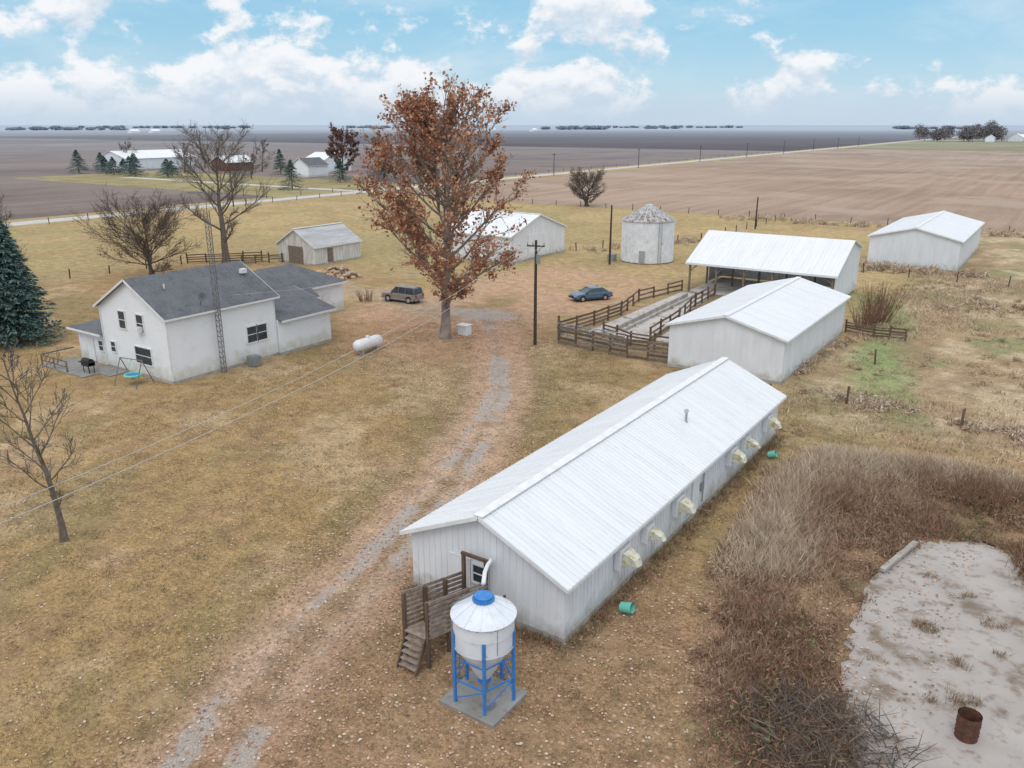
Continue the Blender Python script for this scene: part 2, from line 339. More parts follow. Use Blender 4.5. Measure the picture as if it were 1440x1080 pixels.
plow=field_mat('ploughed_soil',(.19,.15,.135),(.25,.20,.175),big=.01,c3=(.155,.125,.12),hazeS=150,hazeE=2600)
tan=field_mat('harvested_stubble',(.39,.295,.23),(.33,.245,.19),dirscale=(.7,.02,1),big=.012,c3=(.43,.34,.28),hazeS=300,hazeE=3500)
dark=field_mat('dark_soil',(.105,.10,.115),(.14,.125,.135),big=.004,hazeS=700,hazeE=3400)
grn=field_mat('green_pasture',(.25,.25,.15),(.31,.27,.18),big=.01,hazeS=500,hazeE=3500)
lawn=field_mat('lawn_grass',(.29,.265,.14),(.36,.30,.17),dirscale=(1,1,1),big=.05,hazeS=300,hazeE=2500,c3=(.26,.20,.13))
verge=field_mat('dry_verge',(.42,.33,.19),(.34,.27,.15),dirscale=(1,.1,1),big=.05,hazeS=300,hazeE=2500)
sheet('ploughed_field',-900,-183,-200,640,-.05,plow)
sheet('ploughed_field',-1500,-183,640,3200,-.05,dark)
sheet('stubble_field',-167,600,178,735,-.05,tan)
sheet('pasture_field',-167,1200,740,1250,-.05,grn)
sheet('road_verge',-184,-166,-200,2600,-.04,verge)
sheet('farmstead_lawn',-330,-184,155,215,-.03,lawn)
sheet('ground_margin',-167,600,175.5,178.5,-.03,verge)
sheet('ground_margin',-184,-170.5,-200,176,-.025,verge)
gravel=mat('gravel_road',(.58,.56,.545),(.48,.455,.43),.4,.95,c3=(.40,.36,.32),scale3=3,lo3=.55,hi3=.75)
sheet('gravel_road',-178.5,-172.5,-200,2600,-.01,gravel)
sheet('farmstead_driveway',-300,-178.5,180,184,-.015,gravel)

# ------------------------------------------------------------------ buildings
def gable(name,x0,x1,y0,y1,eave,ridge,axis='y',ov=.35,wall='whitemetal',roof='roofmetal',rib=.3,ridge_pos=.5,eave2=None,ribh=.028,found=True,cap=True,roofth=.07):
    g=group(name,((x0+x1)/2,(y0+y1)/2,0))
    if axis=='x' and roof=='roofmetal': roof='roofmetal_x'
    if axis=='y': u0,u1,v0,v1=x0,x1,y0,y1; T=lambda u,v,z:(u,v,z)
    else: u0,u1,v0,v1=y0,y1,x0,x1; T=lambda u,v,z:(v,u,z)
    um=u0+(u1-u0)*ridge_pos; e2=eave2 if eave2 is not None else eave
    fb=.25 if found else 0
    b=B()
    def pent(v): return [T(u0,v,fb),T(u1,v,fb),T(u1,v,e2-.02),T(um,v,ridge-.02),T(u0,v,eave-.02)]
    A=pent(v0);C=pent(v1)
    b.add(A+C,[(0,1,2,3,4),(5,9,8,7,6),(1,6,7,2),(0,4,9,5)])
    if rib:
        k=int((u1-u0)/rib)
        for i in range(1,k):
            u=u0+(u1-u0)*i/k; zt=(eave+(ridge-eave)*(u-u0)/(um-u0)) if u<um else (e2+(ridge-e2)*(u1-u)/(u1-um))
            for v,s in ((v0,-1),(v1,1)): b.beam(T(u,v+s*.004,fb+.01),T(u,v+s*.004,zt-.06),.04,.03,0)
        k=int((v1-v0)/rib)
        for i in range(1,k):
            v=v0+(v1-v0)*i/k
            b.beam(T(u0-.004,v,fb+.01),T(u0-.004,v,eave-.06),.03,.04,0)
            b.beam(T(u1+.004,v,fb+.01),T(u1+.004,v,e2-.06),.03,.04,0)
    b.build('walls',M[wall],g)
    if found:
        b=B(); q=.03
        b.box(*( (x0-q,x1+q,y0-q,y1+q)),-.05,fb,0); b.build('foundation',M['conc'],g)
    b=B()
    s1=(ridge-eave)/(um-u0); s2=(ridge-e2)/(u1-um)
    for sgn,ue,ze,s in ((-1,u0-ov,eave-ov*s1,s1),(1,u1+ov,e2-ov*s2,s2)):
        pts=[T(ue,v0-ov,ze+.05),T(ue,v1+ov,ze+.05),T(um,v1+ov,ridge+.05),T(um,v0-ov,ridge+.05)]
        nrm=Vector(pts[1])-Vector(pts[0]); nrm=nrm.cross(Vector(pts[2])-Vector(pts[1])).normalized()
        if nrm.z<0: nrm=-nrm; pts=pts[::-1]
        b.slab(pts,nrm,roofth,0)
        if rib:
            k=int((v1-v0+2*ov)/rib)
            for i in range(0,k+1):
                v=v0-ov+.03+(v1-v0+2*ov-.06)*i/k
                a=Vector(T(ue,v,ze+.05))+nrm*ribh*.4; c=Vector(T(um,v,ridge+.05))+nrm*ribh*.4
                b.beam(a,c,.05,ribh,0,up=nrm)
    b.build('roof',M[roof],g)
    b=B()
    if cap:
        b.beam(T(um-.1,v0-ov-.01,ridge+.055),T(um-.1,v1+ov+.01,ridge+.055),.24,.05,0) ; b.beam(T(um+.1,v0-ov-.01,ridge+.058),T(um+.1,v1+ov+.01,ridge+.058),.24,.05,0)
    for v in (v0-ov-.012,v1+ov+.012):
        for ue,ze in ((u0-ov,eave-ov*s1),(u1+ov,e2-ov*s2)):
            b.beam(T(ue,v,ze-.03),T(um,v,ridge-.03),.03,.16,0)
    for ue,ze in ((u0-ov-.015,eave-ov*s1),(u1+ov+.015,e2-ov*s2)): b.beam(T(ue,v0-ov,ze-.04),T(ue,v1+ov,ze-.04),.03,.15,0)
    b.build('trim',M['trim'],g)
    return g
def window(g,face,c,w,h,name='window',fr='trim',div=True):
    x,y,z=c; b=B()
    s=1 if face[1]=='+' else -1
    def bx(a0,a1,z0,z1,d0,d1,mi):
        if face[0]=='x': b.box(min(x+s*d0,x+s*d1),max(x+s*d0,x+s*d1),y+a0,y+a1,z+z0,z+z1,mi)
        else: b.box(x+a0,x+a1,min(y+s*d0,y+s*d1),max(y+s*d0,y+s*d1),z+z0,z+z1,mi)
    bx(-w/2,w/2,-h/2,h/2,.0,.045,1); t=.09
    bx(-w/2-t,-w/2,-h/2-t,h/2+t,0,.08,0); bx(w/2,w/2+t,-h/2-t,h/2+t,0,.08,0); bx(-w/2,w/2,h/2,h/2+t,0,.08,0); bx(-w/2,w/2,-h/2-t,-h/2,0,.1,0)
    if div: bx(-w/2,w/2,-.025,.025,.045,.065,0)
    b.build(name,[M[fr],M['glass']],g)

g=gable('livestock_barn',-20.9,-13.4,23.4,50,2.75,4.45,'y',.35,rib=.3)
window(g,'y-',(-17.35,23.38,1.75),.55,.75)
b=B(); b.box(-18.75,-17.85,23.31,23.37,.3,2.25,0); b.box(-18.83,-18.75,23.3,23.37,.25,2.33,1); b.box(-17.85,-17.77,23.3,23.37,.25,2.33,1); b.box(-18.75,-17.85,23.3,23.37,2.25,2.33,1); b.build('door',[M['whitemetal'],M['trim']],g)
b=B()
for y in (27.9,30.4,33.8,41.1,43.4,47.4):
    big=.34 if y not in(30.4,43.4) else .25
    b.box(-13.37,-13.08,y-big-.14,y+big+.14,1.72-big-.1,1.72+big+.14,0)
    prof=[(-13.07,1.72+big,big),(-12.8,1.72+big*.8,big*.9),(-12.55,1.72+big*.3,big*.8),(-12.42,1.72-big*.5,big*.7)]
    for (xa,za,wa),(xb,zb,wb) in zip(prof[:-1],prof[1:]):
        for q in range(4):
            f0,f1=-1+q*.5,-.5+q*.5
            b.add([(xa+.04*(1-f0*f0),y+wa*f0,za),(xa+.04*(1-f1*f1),y+wa*f1,za),(xb+.06*(1-f1*f1),y+wb*f1,zb),(xb+.06*(1-f0*f0),y+wb*f0,zb)],[(0,1,2,3)],1)
    for sgn in (-1,1):
        b.add([(-13.07,y+sgn*big,1.72+big),(-12.8,y+sgn*big*.9,1.72+big*.8),(-12.55,y+sgn*big*.8,1.72+big*.3),(-12.42,y+sgn*big*.7,1.72-big*.5),(-12.75,y+sgn*big*.8,1.72-big*.5),(-13.07,y+sgn*big,1.72-big*.7)],[(0,1,2,3,4,5)],1)
    b.tube([(-13.07,y,1.7),(-13.0,y,1.7)],[big*.85,big*.85],14,2)
b.build('exhaust_fans',[M['whitemetal'],M['yellow'],M['greymetal']],g)
b=B(); b.tube([(-15.4,39.6,3.4),(-15.4,39.6,4.3)],[.07,.07],10); b.tube([(-15.4,39.6,4.3),(-15.4,39.6,4.42)],[.14,.08],10); b.tube([(-15.4,39.6,3.5),(-15.4,39.6,3.7)],[.18,.12],10); b.build('roof_vent',M['steel'],g)
b=B(); b.tube([(-13.3,37.2,.5),(-13.3,37.2,2.4)],[.03,.03],6); b.box(-13.37,-13.25,36.9,37.2,1.2,1.6,0); b.build('conduit',M['greymetal'],g)
b=B(); b.box(-13.385,-13.34,35.9,36.8,.3,2.25); b.build('side_door',M['trim'],g)
b=B(); b.tube([(-17.0,23.36,2.2),(-16.6,23.1,2.75),(-16.2,22.6,3.1),(-15.5,21.4,3.7),(-14.9,20.4,4.1),(-14.35,19.55,4.25)],[.075]*6,10,0); b.tube([(-16.9,23.36,.3),(-16.9,23.3,2.2)],[.05,.05],8); b.build('feed_auger_pipe',M['trim'],g,smooth=True)

gable('white_metal_barn',-25.6,-16.3,60.9,80.5,3.6,4.85,'y',.3,rib=.45)
gable('white_metal_barn',-23,-11.6,124,150.6,4.2,5.6,'y',.3,rib=.6)
g=gable('machine_shed',-77.5,-65,96,111,4.0,6.4,'x',.3,rib=.6)
b=B(); b.box(-64.98,-64.9,100.5,106.5,.3,3.7); b.build('sliding_door',M['whitemetal'],g)
g=group('open_cattle_shed',(-28,98,0))
b=B()
x0,x1=-36.6,-20.0
roofp=[(91.6,3.45),(98.4,6.55),(103.4,5.2)]
for (ya,za),(yb,zb) in zip(roofp[:-1],roofp[1:]):
    pts=[Vector((x0-.4,ya,za)),Vector((x1+.3,ya,za)),Vector((x1+.3,yb,zb)),Vector((x0-.4,yb,zb))]
    nn=(pts[1]-pts[0]).cross(pts[2]-pts[1]).normalized(); b.slab(pts,nn,.07,0)
    for i in range(38):
        x=x0-.35+(x1-x0+.6)*i/37; b.beam(Vector((x,ya,za))+nn*.012,Vector((x,yb,zb))+nn*.012,.05,.03,0,up=nn)
b.build('roof',M['roofmetal_x'],g)
b=B()
b.add([(x1,91.9,.2),(x1,103.2,.2),(x1,103.2,5.15),(x1,98.4,6.42),(x1,91.9,3.5)],[(0,1,2,3,4)],0)
b.add([(x1-.06,91.9,.2),(x1-.06,103.2,.2),(x1-.06,103.2,5.15),(x1-.06,98.4,6.42),(x1-.06,91.9,3.5)],[(4,3,2,1,0)],0)
for i in range(1,25):
    y=91.9+11.3*i/25; zt=3.5+(y-91.9)*.445 if y<98.4 else 6.42-(y-98.4)*.26
    b.beam((x1+.01,y,.2),(x1+.01,y,zt-.05),.05,.04,0)
b.box(x0,x1-.1,103.1,103.18,.2,5.1,0); b.box(x0-.05,x0,98.5,103.1,.2,5.2,0)
b.box(x0-.4,x1+.3,91.53,91.58,3.25,3.48,0)
b.build('walls',M['whitemetal'],g)
b=B()
for i in range(6):
    x=x0+.1+(x1-x0-.3)*i/5
    b.beam((x,91.9,0),(x,91.9,3.4),.2,.2); b.beam((x,97.6,0),(x,97.6,6.1),.2,.2)
    b.beam((x,91.9,3.3),(x,103,3.4),.1,.25)
    if i<5: b.beam((x,91.9,2.4),(x+.9,91.9,3.3),.1,.12)
    if i>0: b.beam((x,91.9,2.4),(x-.9,91.9,3.3),.1,.12)
b.beam((x0,91.9,3.3),(x1,91.9,3.3),.12,.25)
b.build('posts',M['woodgrey'],g)
g=group('grain_bin',(-50.6,110.3,0)); cx,cy,r=-50.6,110.3,3.75
b=B()
for k in range(56):
    za=.1+k*.105; zb=za+.105
    b.tube([(cx,cy,za),(cx,cy,(za+zb)/2),(cx,cy,zb)],[r,r+.03,r],48,0,cap=False)
b.box(cx+.5,cx+1.3,cy-r-.06,cy-r+.3,.3,1.9,1)
b.build('walls',[mat('bin_white',(.78,.80,.83),(.64,.67,.71),1,.5,c3=(.44,.42,.42),scale3=1.5,lo3=.56,hi3=.72),M['steel']],g)
b=B(); nn=24
for i in range(nn):
    a0=2*math.pi*i/nn; a1=2*math.pi*(i+1)/nn
    P0=(cx+(r+.2)*math.cos(a0),cy+(r+.2)*math.sin(a0),5.9); P1=(cx+(r+.2)*math.cos(a1),cy+(r+.2)*math.sin(a1),5.9)
    Q0=(cx+.45*math.cos(a0),cy+.45*math.sin(a0),7.9); Q1=(cx+.45*math.cos(a1),cy+.45*math.sin(a1),7.9)
    b.add([P0,P1,Q1,Q0],[(0,1,2,3)],0); b.beam(P0,Q0,.09,.12,1)
b.tube([(cx,cy,7.85),(cx,cy,8.05),(cx,cy,8.12)],[.5,.5,.1],16,1)
b.build('roof',[mat('rusty_bin_roof',(.52,.52,.52),(.20,.15,.14),1.3,.6,c3=(.15,.09,.08),scale3=2.2,lo3=.52,hi3=.62),mat('bin_rib',(.66,.67,.68),(.45,.43,.41),2)],g)
b=B(); b.beam((cx+2.9,cy-2.6,0),(cx+2.9,cy-2.6,6),.05,.05);b.beam((cx+3.2,cy-2.3,0),(cx+3.2,cy-2.3,6),.05,.05)
for i in range(18): b.beam((cx+2.9,cy-2.6,.3+i*.32),(cx+3.2,cy-2.3,.3+i*.32),.03,.03)
b.box(cx-4.6,cx-3.6,cy-3.6,cy-2.6,0,1.0)
b.build('ladder',M['greymetal'],g)
g=gable('weathered_shed',-94.6,-87.0,79.6,88.6,2.7,4.9,'y',.25,wall='oldwhite',roof='rusticroof',rib=.6,ribh=.04)
b=B(); b.box(-92.3,-89.4,79.5,79.56,.1,2.5); b.box(-86.98,-86.9,82,83,.3,2.2); b.build('door',M['woodgrey'],g)
g=gable('farmhouse',-63.6,-54.8,35,45.2,5.3,7.7,'y',.35,wall='siding',roof='shingle',rib=0,cap=False)
window(g,'y-',(-60.6,35,4.35),.85,1.35); window(g,'y-',(-58.2,35,4.35),.85,1.35)
window(g,'y-',(-58.3,35,1.75),2.1,1.3,'picture_window'); window(g,'y-',(-62.4,35,1.9),.6,.8)
window(g,'x+',(-54.8,42.6,2.4),.95,1.3); window(g,'x+',(-54.8,43.65,2.4),.95,1.3)
b=B(); b.box(-58.5,-57.9,34.55,34.95,3.7,4.1)
for (x,y) in ((-60.3,39.5),(-57.4,44.2)): b.box(x-.3,x+.1,y,y+.5,7.0,7.35)
b.tube([(-57.6,37,6.6),(-57.6,37,7.2)],[.06,.06],8)
for (x,y) in ((-54.8,34.96),(-63.6,34.96)): b.beam((x,y,.3),(x,y,5.2),.14,.06)
b.beam((-54.76,45.1,.3),(-54.76,45.1,5.2),.06,.14)
b.build('vents',M['trim'],g)
b=B()
ct=Vector((-54.6,38.2,6.3)); ax=Vector((.55,-.7,.45)).normalized(); u=ax.cross(Vector((0,0,1))).normalized(); v2=ax.cross(u)
ring=[ct+u*.33*math.cos(t)+v2*.33*math.sin(t)+ax*.08 for t in [i*math.pi/8 for i in range(16)]]
b.add([ct]+ring,[(0,i+1,(i+1)%16+1) for i in range(16)]); b.beam((-55,38.2,5.6),ct,.05,.05); b.beam(ct,ct+ax*.5,.03,.03); b.build('satellite_dish',mat('dish_grey',(.12,.125,.13),(.09,.09,.1)),g)
def shedroof(name,pts,m,g,th=.1):
    b=B(); P_=[Vector(q) for q in pts]; nn=(P_[1]-P_[0]).cross(P_[2]-P_[1]).normalized(); 
    if nn.z<0: P_=P_[::-1]; nn=-nn
    b.slab(P_,nn,th); b.build(name,m,g)
b=B(); b.box(-59.5,-54.55,45.2,51.2,.25,3.15,0); b.add([(-54.55,45.3,3.1),(-54.55,51.2,3.1),(-59.5,51.2,4.5),(-59.5,45.3,4.5),(-59.5,51.2,3.1)],[(1,4,2)],0); b.build('wing_walls',M['siding'],g)
b=B(); b.box(-59.5,-54.52,45.2,51.23,-.05,.25,0); b.build('wing_foundation',M['conc'],g)
shedroof('wing_roof',[(-54.1,45.22,3.12),(-54.1,51.6,3.12),(-59.6,51.6,4.6),(-59.6,45.22,4.6)],M['shingle'],g)
b=B(); b.beam((-54.08,45.25,3.0),(-54.08,51.6,3.0),.04,.18); b.beam((-54.1,51.62,3.0),(-59.6,51.62,4.5),.04,.18); b.build('wing_trim',M['trim'],g)
b=B(); b.add([(-71.5,50.5,0),(-63.4,50.5,0),(-63.4,61.6,0),(-71.5,61.6,0),(-71.5,50.5,3.1),(-63.4,50.5,3.1),(-63.4,61.6,3.1),(-71.5,61.6,3.1)],[(0,1,5,4),(1,2,6,5),(2,3,7,6),(3,0,4,7)])
b.box(-63.4,-59.5,47,54,0,3.1); b.build('garage_walls',M['siding'],g)
b=B(); e=[(-71.9,50.1,3.1),(-63,50.1,3.1),(-63,62,3.1),(-71.9,62,3.1)]; r_=[(-67.45,54,5.0),(-67.45,58.2,5.0)]
b.add(e+r_,[(0,1,4),(1,2,5,4),(2,3,5),(3,0,4,5),(3,2,1,0)]); b.add([(-63.6,46,3.1),(-59.1,46,3.1),(-59.1,54.4,3.1),(-63.6,54.4,3.1),(-61.2,47.5,4.4),(-61.2,54.4,4.4),(-67,54.4,4.4)],[(0,1,4),(1,2,5,4),(2,3,5),(3,0,4,5)]); b.build('garage_roof',M['shingle'],g)
b=B(); b.box(-63.37,-63.3,55,57.4,.1,2.2); b.box(-63.37,-63.3,58.6,59.6,.1,2.1); b.beam((-62.98,54.4,3.0),(-62.98,62,3.0),.04,.18); b.build('garage_doors',M['trim'],g)
b=B(); b.box(-68,-63.62,35.2,41,0,2.7,0); b.build('porch_walls',M['siding'],g)
b=B(); b.add([(-68.6,34.6,2.75),(-63.62,34.6,2.75),(-63.62,38,4.2),(-63.62,41.4,4.2),(-68.6,41.4,2.75)],[(0,1,2),(0,2,3,4),(1,0,4)]); b.build('porch_roof',M['shingle'],g)
b=B(); b.beam((-68.6,34.6,2.68),(-63.6,34.6,2.68),.05,.16); b.box(-66.6,-65.7,35.12,35.18,.1,2.1); b.build('porch_trim',M['trim'],g)
b=B(); b.box(-68.6,-62.2,32.0,34.9,-.05,.10); b.box(-62.2,-60.8,33.4,34.9,-.05,.08); b.build('patio',M['patio'],g)
b=B()
for x in (-68.4,-66.5,-64.6): b.beam((x,32.1,0),(x,32.1,1.0),.1,.1)
b.beam((-68.4,32.1,.95),(-64.6,32.1,.95),.06,.1); b.beam((-68.4,32.1,.5),(-64.6,32.1,.5),.04,.1); b.beam((-68.5,32.1,.95),(-68.5,34.9,.95),.06,.1); b.build('deck_rail',M['woodgrey'],g)
window(g,'y-',(-64.6,35.2,1.6),.6,.8)
g=group('antenna_tower',(-54.3,39.3,0)); b=B(); H_=13.8; c=[(-54.5,39.1),(-54.1,39.1),(-54.3,39.45)]
for q in c: b.tube([(q[0],q[1],0),(q[0],q[1],H_-1)],[.03,.03],5)
k=30
for i in range(k):
    z=i*(H_-1)/k; z2=(i+1)*(H_-1)/k
    for a in range(3):
        q=c[a];r2=c[(a+1)%3]; b.beam((q[0],q[1],z),(r2[0],r2[1],z),.028,.028); b.beam((q[0],q[1],z),(r2[0],r2[1],z2),.022,.022)
dk=mat('weathered_dark_steel',(.12,.12,.125),(.2,.2,.2),4,.6)
b.build('lattice_mast',dk,g)
b=B(); b.tube([(-54.3,39.25,H_-1),(-54.3,39.25,H_+.9)],[.03,.03],6); b.beam((-55.6,38.6,H_+.3),(-53,39.9,H_+.3),.04,.04)
for i in range(8):
    t=i/7; x=-55.6+2.6*t; y=38.6+1.3*t; l=.9-.4*t; b.beam((x+.45*l,y-.9*l,H_+.3),(x-.45*l,y+.9*l,H_+.3),.025,.025)
b.build('tv_antenna',dk,g)

# ------------------------------------------------------------------ feed bin
g=group('feed_bin',(-14.1,19.2,0)); cx,cy=-14.1,19.2
b=B(); b.box(cx-1.15,cx+1.15,cy-1.1,cy+1.0,-.05,.14); b.build('concrete_pad',M['patio'],g,bevel=.03)
b=B(); b.tube([(cx,cy,2.33),(cx,cy,2.85),(cx,cy,2.87),(cx,cy,3.4)],[1.03,1.03,1.045,1.03],36,cap=False); b.tube([(cx,cy,3.36),(cx,cy,3.42),(cx,cy,3.95)],[1.0,1.12,.26],36,0,cap=False); b.tube([(cx,cy,.85),(cx,cy,2.36)],[.2,1.02],36,0,cap=False)
b.tube([(cx,cy,2.3),(cx,cy,2.38)],[1.06,1.06],36,0,cap=False)
for i in range(12):
    a=i*math.pi/6; b.beam((cx+.28*math.cos(a),cy+.28*math.sin(a),3.955),(cx+1.1*math.cos(a),cy+1.1*math.sin(a),3.445),.03,.03)
b.build('tank',mat('white_bin_paint',(.77,.80,.84),(.67,.71,.77),2,.4,c3=(.48,.47,.45),scale3=4,lo3=.6,hi3=.75),g,smooth=False)
b=B(); b.tube([(cx,cy,3.9),(cx,cy,4.08),(cx,cy,4.14)],[.32,.32,.2],20,0); b.tube([(cx,cy,3.93),(cx,cy,3.99)],[.38,.38],20,0)
for i in range(5):
    a=2*math.pi*(i+.25)/5; px,py=cx+1.05*math.cos(a),cy+1.05*math.sin(a)
    b.beam((px,py,.14),(px,py,2.9),.09,.09)
    a2=2*math.pi*(i+1.25)/5; qx,qy=cx+1.05*math.cos(a2),cy+1.05*math.sin(a2)
    b.beam((px,py,1.05),(qx,qy,1.05),.05,.05); b.beam((px,py,.3),(qx,qy,1.0),.03,.03); b.beam((px,py,1.9),(qx,qy,1.9),.04,.04)
b.tube([(cx,cy,.75),(cx,cy,.95)],[.24,.24],16)
b.build('legs_and_lid',M['blue'],g)
b=B()
for s in (-.2,.2): b.beam((cx-1.25,cy+s,.15),(cx-1.2,cy+s,3.4),.04,.04); b.beam((cx-1.2,cy+s,3.4),(cx-.35,cy+s,4.05),.04,.04)
for i in range(11): b.beam((cx-1.25,cy-.2,.4+i*.29),(cx-1.25,cy+.2,.4+i*.29),.03,.03)
b.tube([(cx,cy,.75),(cx,cy,.35)],[.15,.12],12)
for i in range(22):
    a=i*2*math.pi/22; b.beam((cx+1.035*math.cos(a),cy+1.035*math.sin(a),3.35),(cx+1.05*math.cos(a),cy+1.05*math.sin(a),3.35),.03,.03)
for i in range(16): b.tube([(cx+1.03*math.cos(-.5),cy+1.03*math.sin(-.5),2.42+i*.06),(cx+1.05*math.cos(-.5),cy+1.05*math.sin(-.5),2.42+i*.06)],[.02,.02],5)
b.build('ladder',M['greymetal'],g)
b=B(); b.box(cx+.3,cx+.7,cy-.6,cy-.3,.14,.34); b.build('motor_box',M['greymetal'],g)

# ------------------------------------------------------------------ loading chute
g=group('loading_chute',(-17.1,21.3,0)); b=B()
xa,xb=-17.85,-16.75; ya,yb=19.4,23.0
def zf(y): return .25+(yb-y)/(yb-ya)*1.0
for x in (xa,xb):
    for y,zt in ((19.4,2.75),(20.6,2.4),(21.8,2.1),(23.0,2.75)): b.beam((x,y,0),(x,y,zt),.13,.13)
    for k in range(8):
        o=.05+k*.2; b.beam((x+(.08 if x==xb else -.08),ya,zf(ya)+o),(x+(.08 if x==xb else -.08),yb,zf(yb)+o+.1),.035,.13,1)
b.beam((xa-.1,23.0,2.7),(xb+.1,23.0,2.7),.12,.12)
b.beam((xa,19.4,1.2),(xb,19.4,1.2),.1,.12)
for k in range(14):
    y=ya+(yb-ya)*k/13; b.beam((xa+.07,y,zf(y)),(xb-.07,y,zf(y)),.22,.04,1)
for k in range(5): b.beam((xa+.15,ya-.1-.1*(4-k),.15+k*.22),(xb-.15,ya-.1-.1*(4-k),.15+k*.22),.22,.05,1)
for x in (xa+.1,xb-.1): b.beam((x,ya-.6,0),(x,ya,1.2),.05,.18)
b.beam((xb+.9,21.5,0),(xb+.9,21.5,1.7),.1,.1); b.beam((xb+1.0,22.8,0),(xb+1.0,22.8,1.6),.1,.1)
for k in range(4): b.beam((xb+.9,21.5,.5+k*.35),(xb+1.0,22.9,.5+k*.35),.04,.1,1)
b.build('timber_frame',[M['wood'],mat('chute_boards',(.38,.31,.26),(.22,.17,.14),4,.9,bump=.3)],g)
b=B(); b.beam((-19.3,22.9,0),(-18.0,22.9,0.35),.7,.1); b.build('ramp_board',M['woodgrey'],g)

# ------------------------------------------------------------------ fences
def board_fence(name,pts,h,nb,step=2.2,m='woodgrey',pm='wood',hv=.15):
    g=group(name,(pts[0][0],pts[0][1],0)); b=B()
    for (ax,ay),(bx,by) in zip(pts[:-1],pts[1:]):
        l=math.hypot(bx-ax,by-ay); k=max(1,round(l/step)); nx,ny=-(by-ay)/l*.08,(bx-ax)/l*.08
        for i in range(k+1):
            t=i/k; x=ax+(bx-ax)*t;y=ay+(by-ay)*t; hh=h+R(0,.3); b.beam((x,y,-.1),(x+R(-.05,.05),y+R(-.05,.05),hh),.15,.15,1)
        for j in range(nb):
            z=.2+(h-.3)*j/(nb-1)
            for i in range(k):
                if R(0,1)<.06: continue
                t=i/k;t2=(i+1)/k; b.beam((ax+(bx-ax)*t+nx,ay+(by-ay)*t+ny,z+R(-.05,.05)),(ax+(bx-ax)*t2+nx,ay+(by-ay)*t2+ny,z+R(-.05,.05)),.04,hv,0 if R(0,1)<.6 else 1)
    b.build('boards',[M[m],M[pm]],g); return g
board_fence('corral_fence',[(-25.8,61.6),(-29.5,61.3),(-33,61.6),(-36.8,62.2),(-38.2,64.5)],1.7,5,hv=.22)
board_fence('corral_fence',[(-26.4,65.2),(-31,65),(-34.5,66.5)],1.3,4,2.4)
board_fence('corral_fence',[(-38.2,64.5),(-37.4,70),(-37.2,75.5)],1.4,4,2.4,hv=.2)
board_fence('corral_fence',[(-37.2,75.5),(-38.8,83),(-37.2,91.5)],1.3,3,2.6,hv=.2)
board_fence('corral_fence',[(-30.2,67.5),(-31,76),(-32.5,84),(-33,91)],1.3,3,2.6,hv=.2)
board_fence('corral_fence',[(-104,71),(-97,78.5)],1.3,4,2.4)
board_fence('corral_fence',[(-97,75),(-93.5,79.3)],1.2,4,2.2)
board_fence('board_fence',[(-16.1,81),(-13.5,80.4),(-10.8,80.8)],1.1,4,1.8)
g=group('corral_gate',(-36,63.4,0)); b=B()
for (x0,y0,x1,y1) in ((-37.6,63.2,-34.2,63.0),(-34.0,63.0,-30.6,62.9)):
    for k in range(6): b.beam((x0,y0,.35+k*.25),(x1,y1,.35+k*.25),.06,.08)
    for t in (0,.33,.66,1): b.beam((x0+(x1-x0)*t,y0+(y1-y0)*t,.2),(x0+(x1-x0)*t,y0+(y1-y0)*t,1.65),.05,.05)
b.build('rails',M['steel'],g)
b=B()
b.add([(-36.8,66.5,.02),(-30.6,67.2,.02),(-33.2,91,.02),(-37,91,.02)],[(0,1,2,3)]); b.build('feedlot_concrete',M['feedlot'])
b=B(); b.add([(-30,68,.02),(-26.3,68,.02),(-22,93,.02),(-32.2,93,.02)],[(0,1,2,3)]); b.build('feedlot_concrete',M['feedlot'])
b=B()
for (ax_,ay_,bx_,by_) in ((-34.6,69,-35.4,89),(-28.6,70,-27.2,91)):
    for i in range(6):
        t0,t1=i/6+.01,(i+1)/6-.01; b.beam((ax_+(bx_-ax_)*t0,ay_+(by_-ay_)*t0,.22),(ax_+(bx_-ax_)*t1,ay_+(by_-ay_)*t1,.22),.18,.42)
        b.beam((ax_+.8+(bx_-ax_)*t0,ay_+(by_-ay_)*t0,.17),(ax_+.8+(bx_-ax_)*t1,ay_+(by_-ay_)*t1,.17),.14,.3)
g=group('feed_bunk',(-34.6,69,0)); b.build('concrete_walls',M['conc'],g)
b=B(); b.add([(-36.6,91.6,.03),(-20.2,91.6,.03),(-20.2,103,.03),(-36.6,103,.03)],[(0,1,2,3)]); b.build('shed_floor',M['feedlot'])
def wire_fence(name,pts,h=1.2,step=6,wires=3,m='pole'):
    g=group(name,(pts[0][0],pts[0][1],0)); b=B()
    for (ax,ay),(bx,by) in zip(pts[:-1],pts[1:]):
        l=math.hypot(bx-ax,by-ay); k=max(1,round(l/step))
        for i in range(k+1):
            t=i/k; x=ax+(bx-ax)*t;y=ay+(by-ay)*t; b.beam((x,y,-.1),(x+R(-.08,.08),y+R(-.08,.08),h+R(-.1,.2)),.12,.12,0)
        for j in range(wires): b.beam((ax,ay,.35+j*.35),(bx,by,.35+j*.35),.012,.012,1)
    b.build('posts',[M[m],M['greymetal']],g)
wire_fence('wire_fence',[(-168,176.3),(60,176.3)],1.3,7)
wire_fence('wire_fence',[(-170,175),(-170,-60)],1.2,8)
wire_fence('wire_fence',[(-181,150),(-181,900)],1.2,12)
wire_fence('wire_fence',[(-64,113),(-52,135),(-50,176)],1.2,5)
wire_fence('wire_fence',[(-16,57),(-11.1,59.1),(-3.7,58.2),(8,57)],1.2,7,2,'wood')
wire_fence('wire_fence',[(-11.5,71),(-10.8,81)],1.1,9,2,'wood')
wire_fence('wire_fence',[(-22,117),(-5,116),(20,115)],1.2,6)
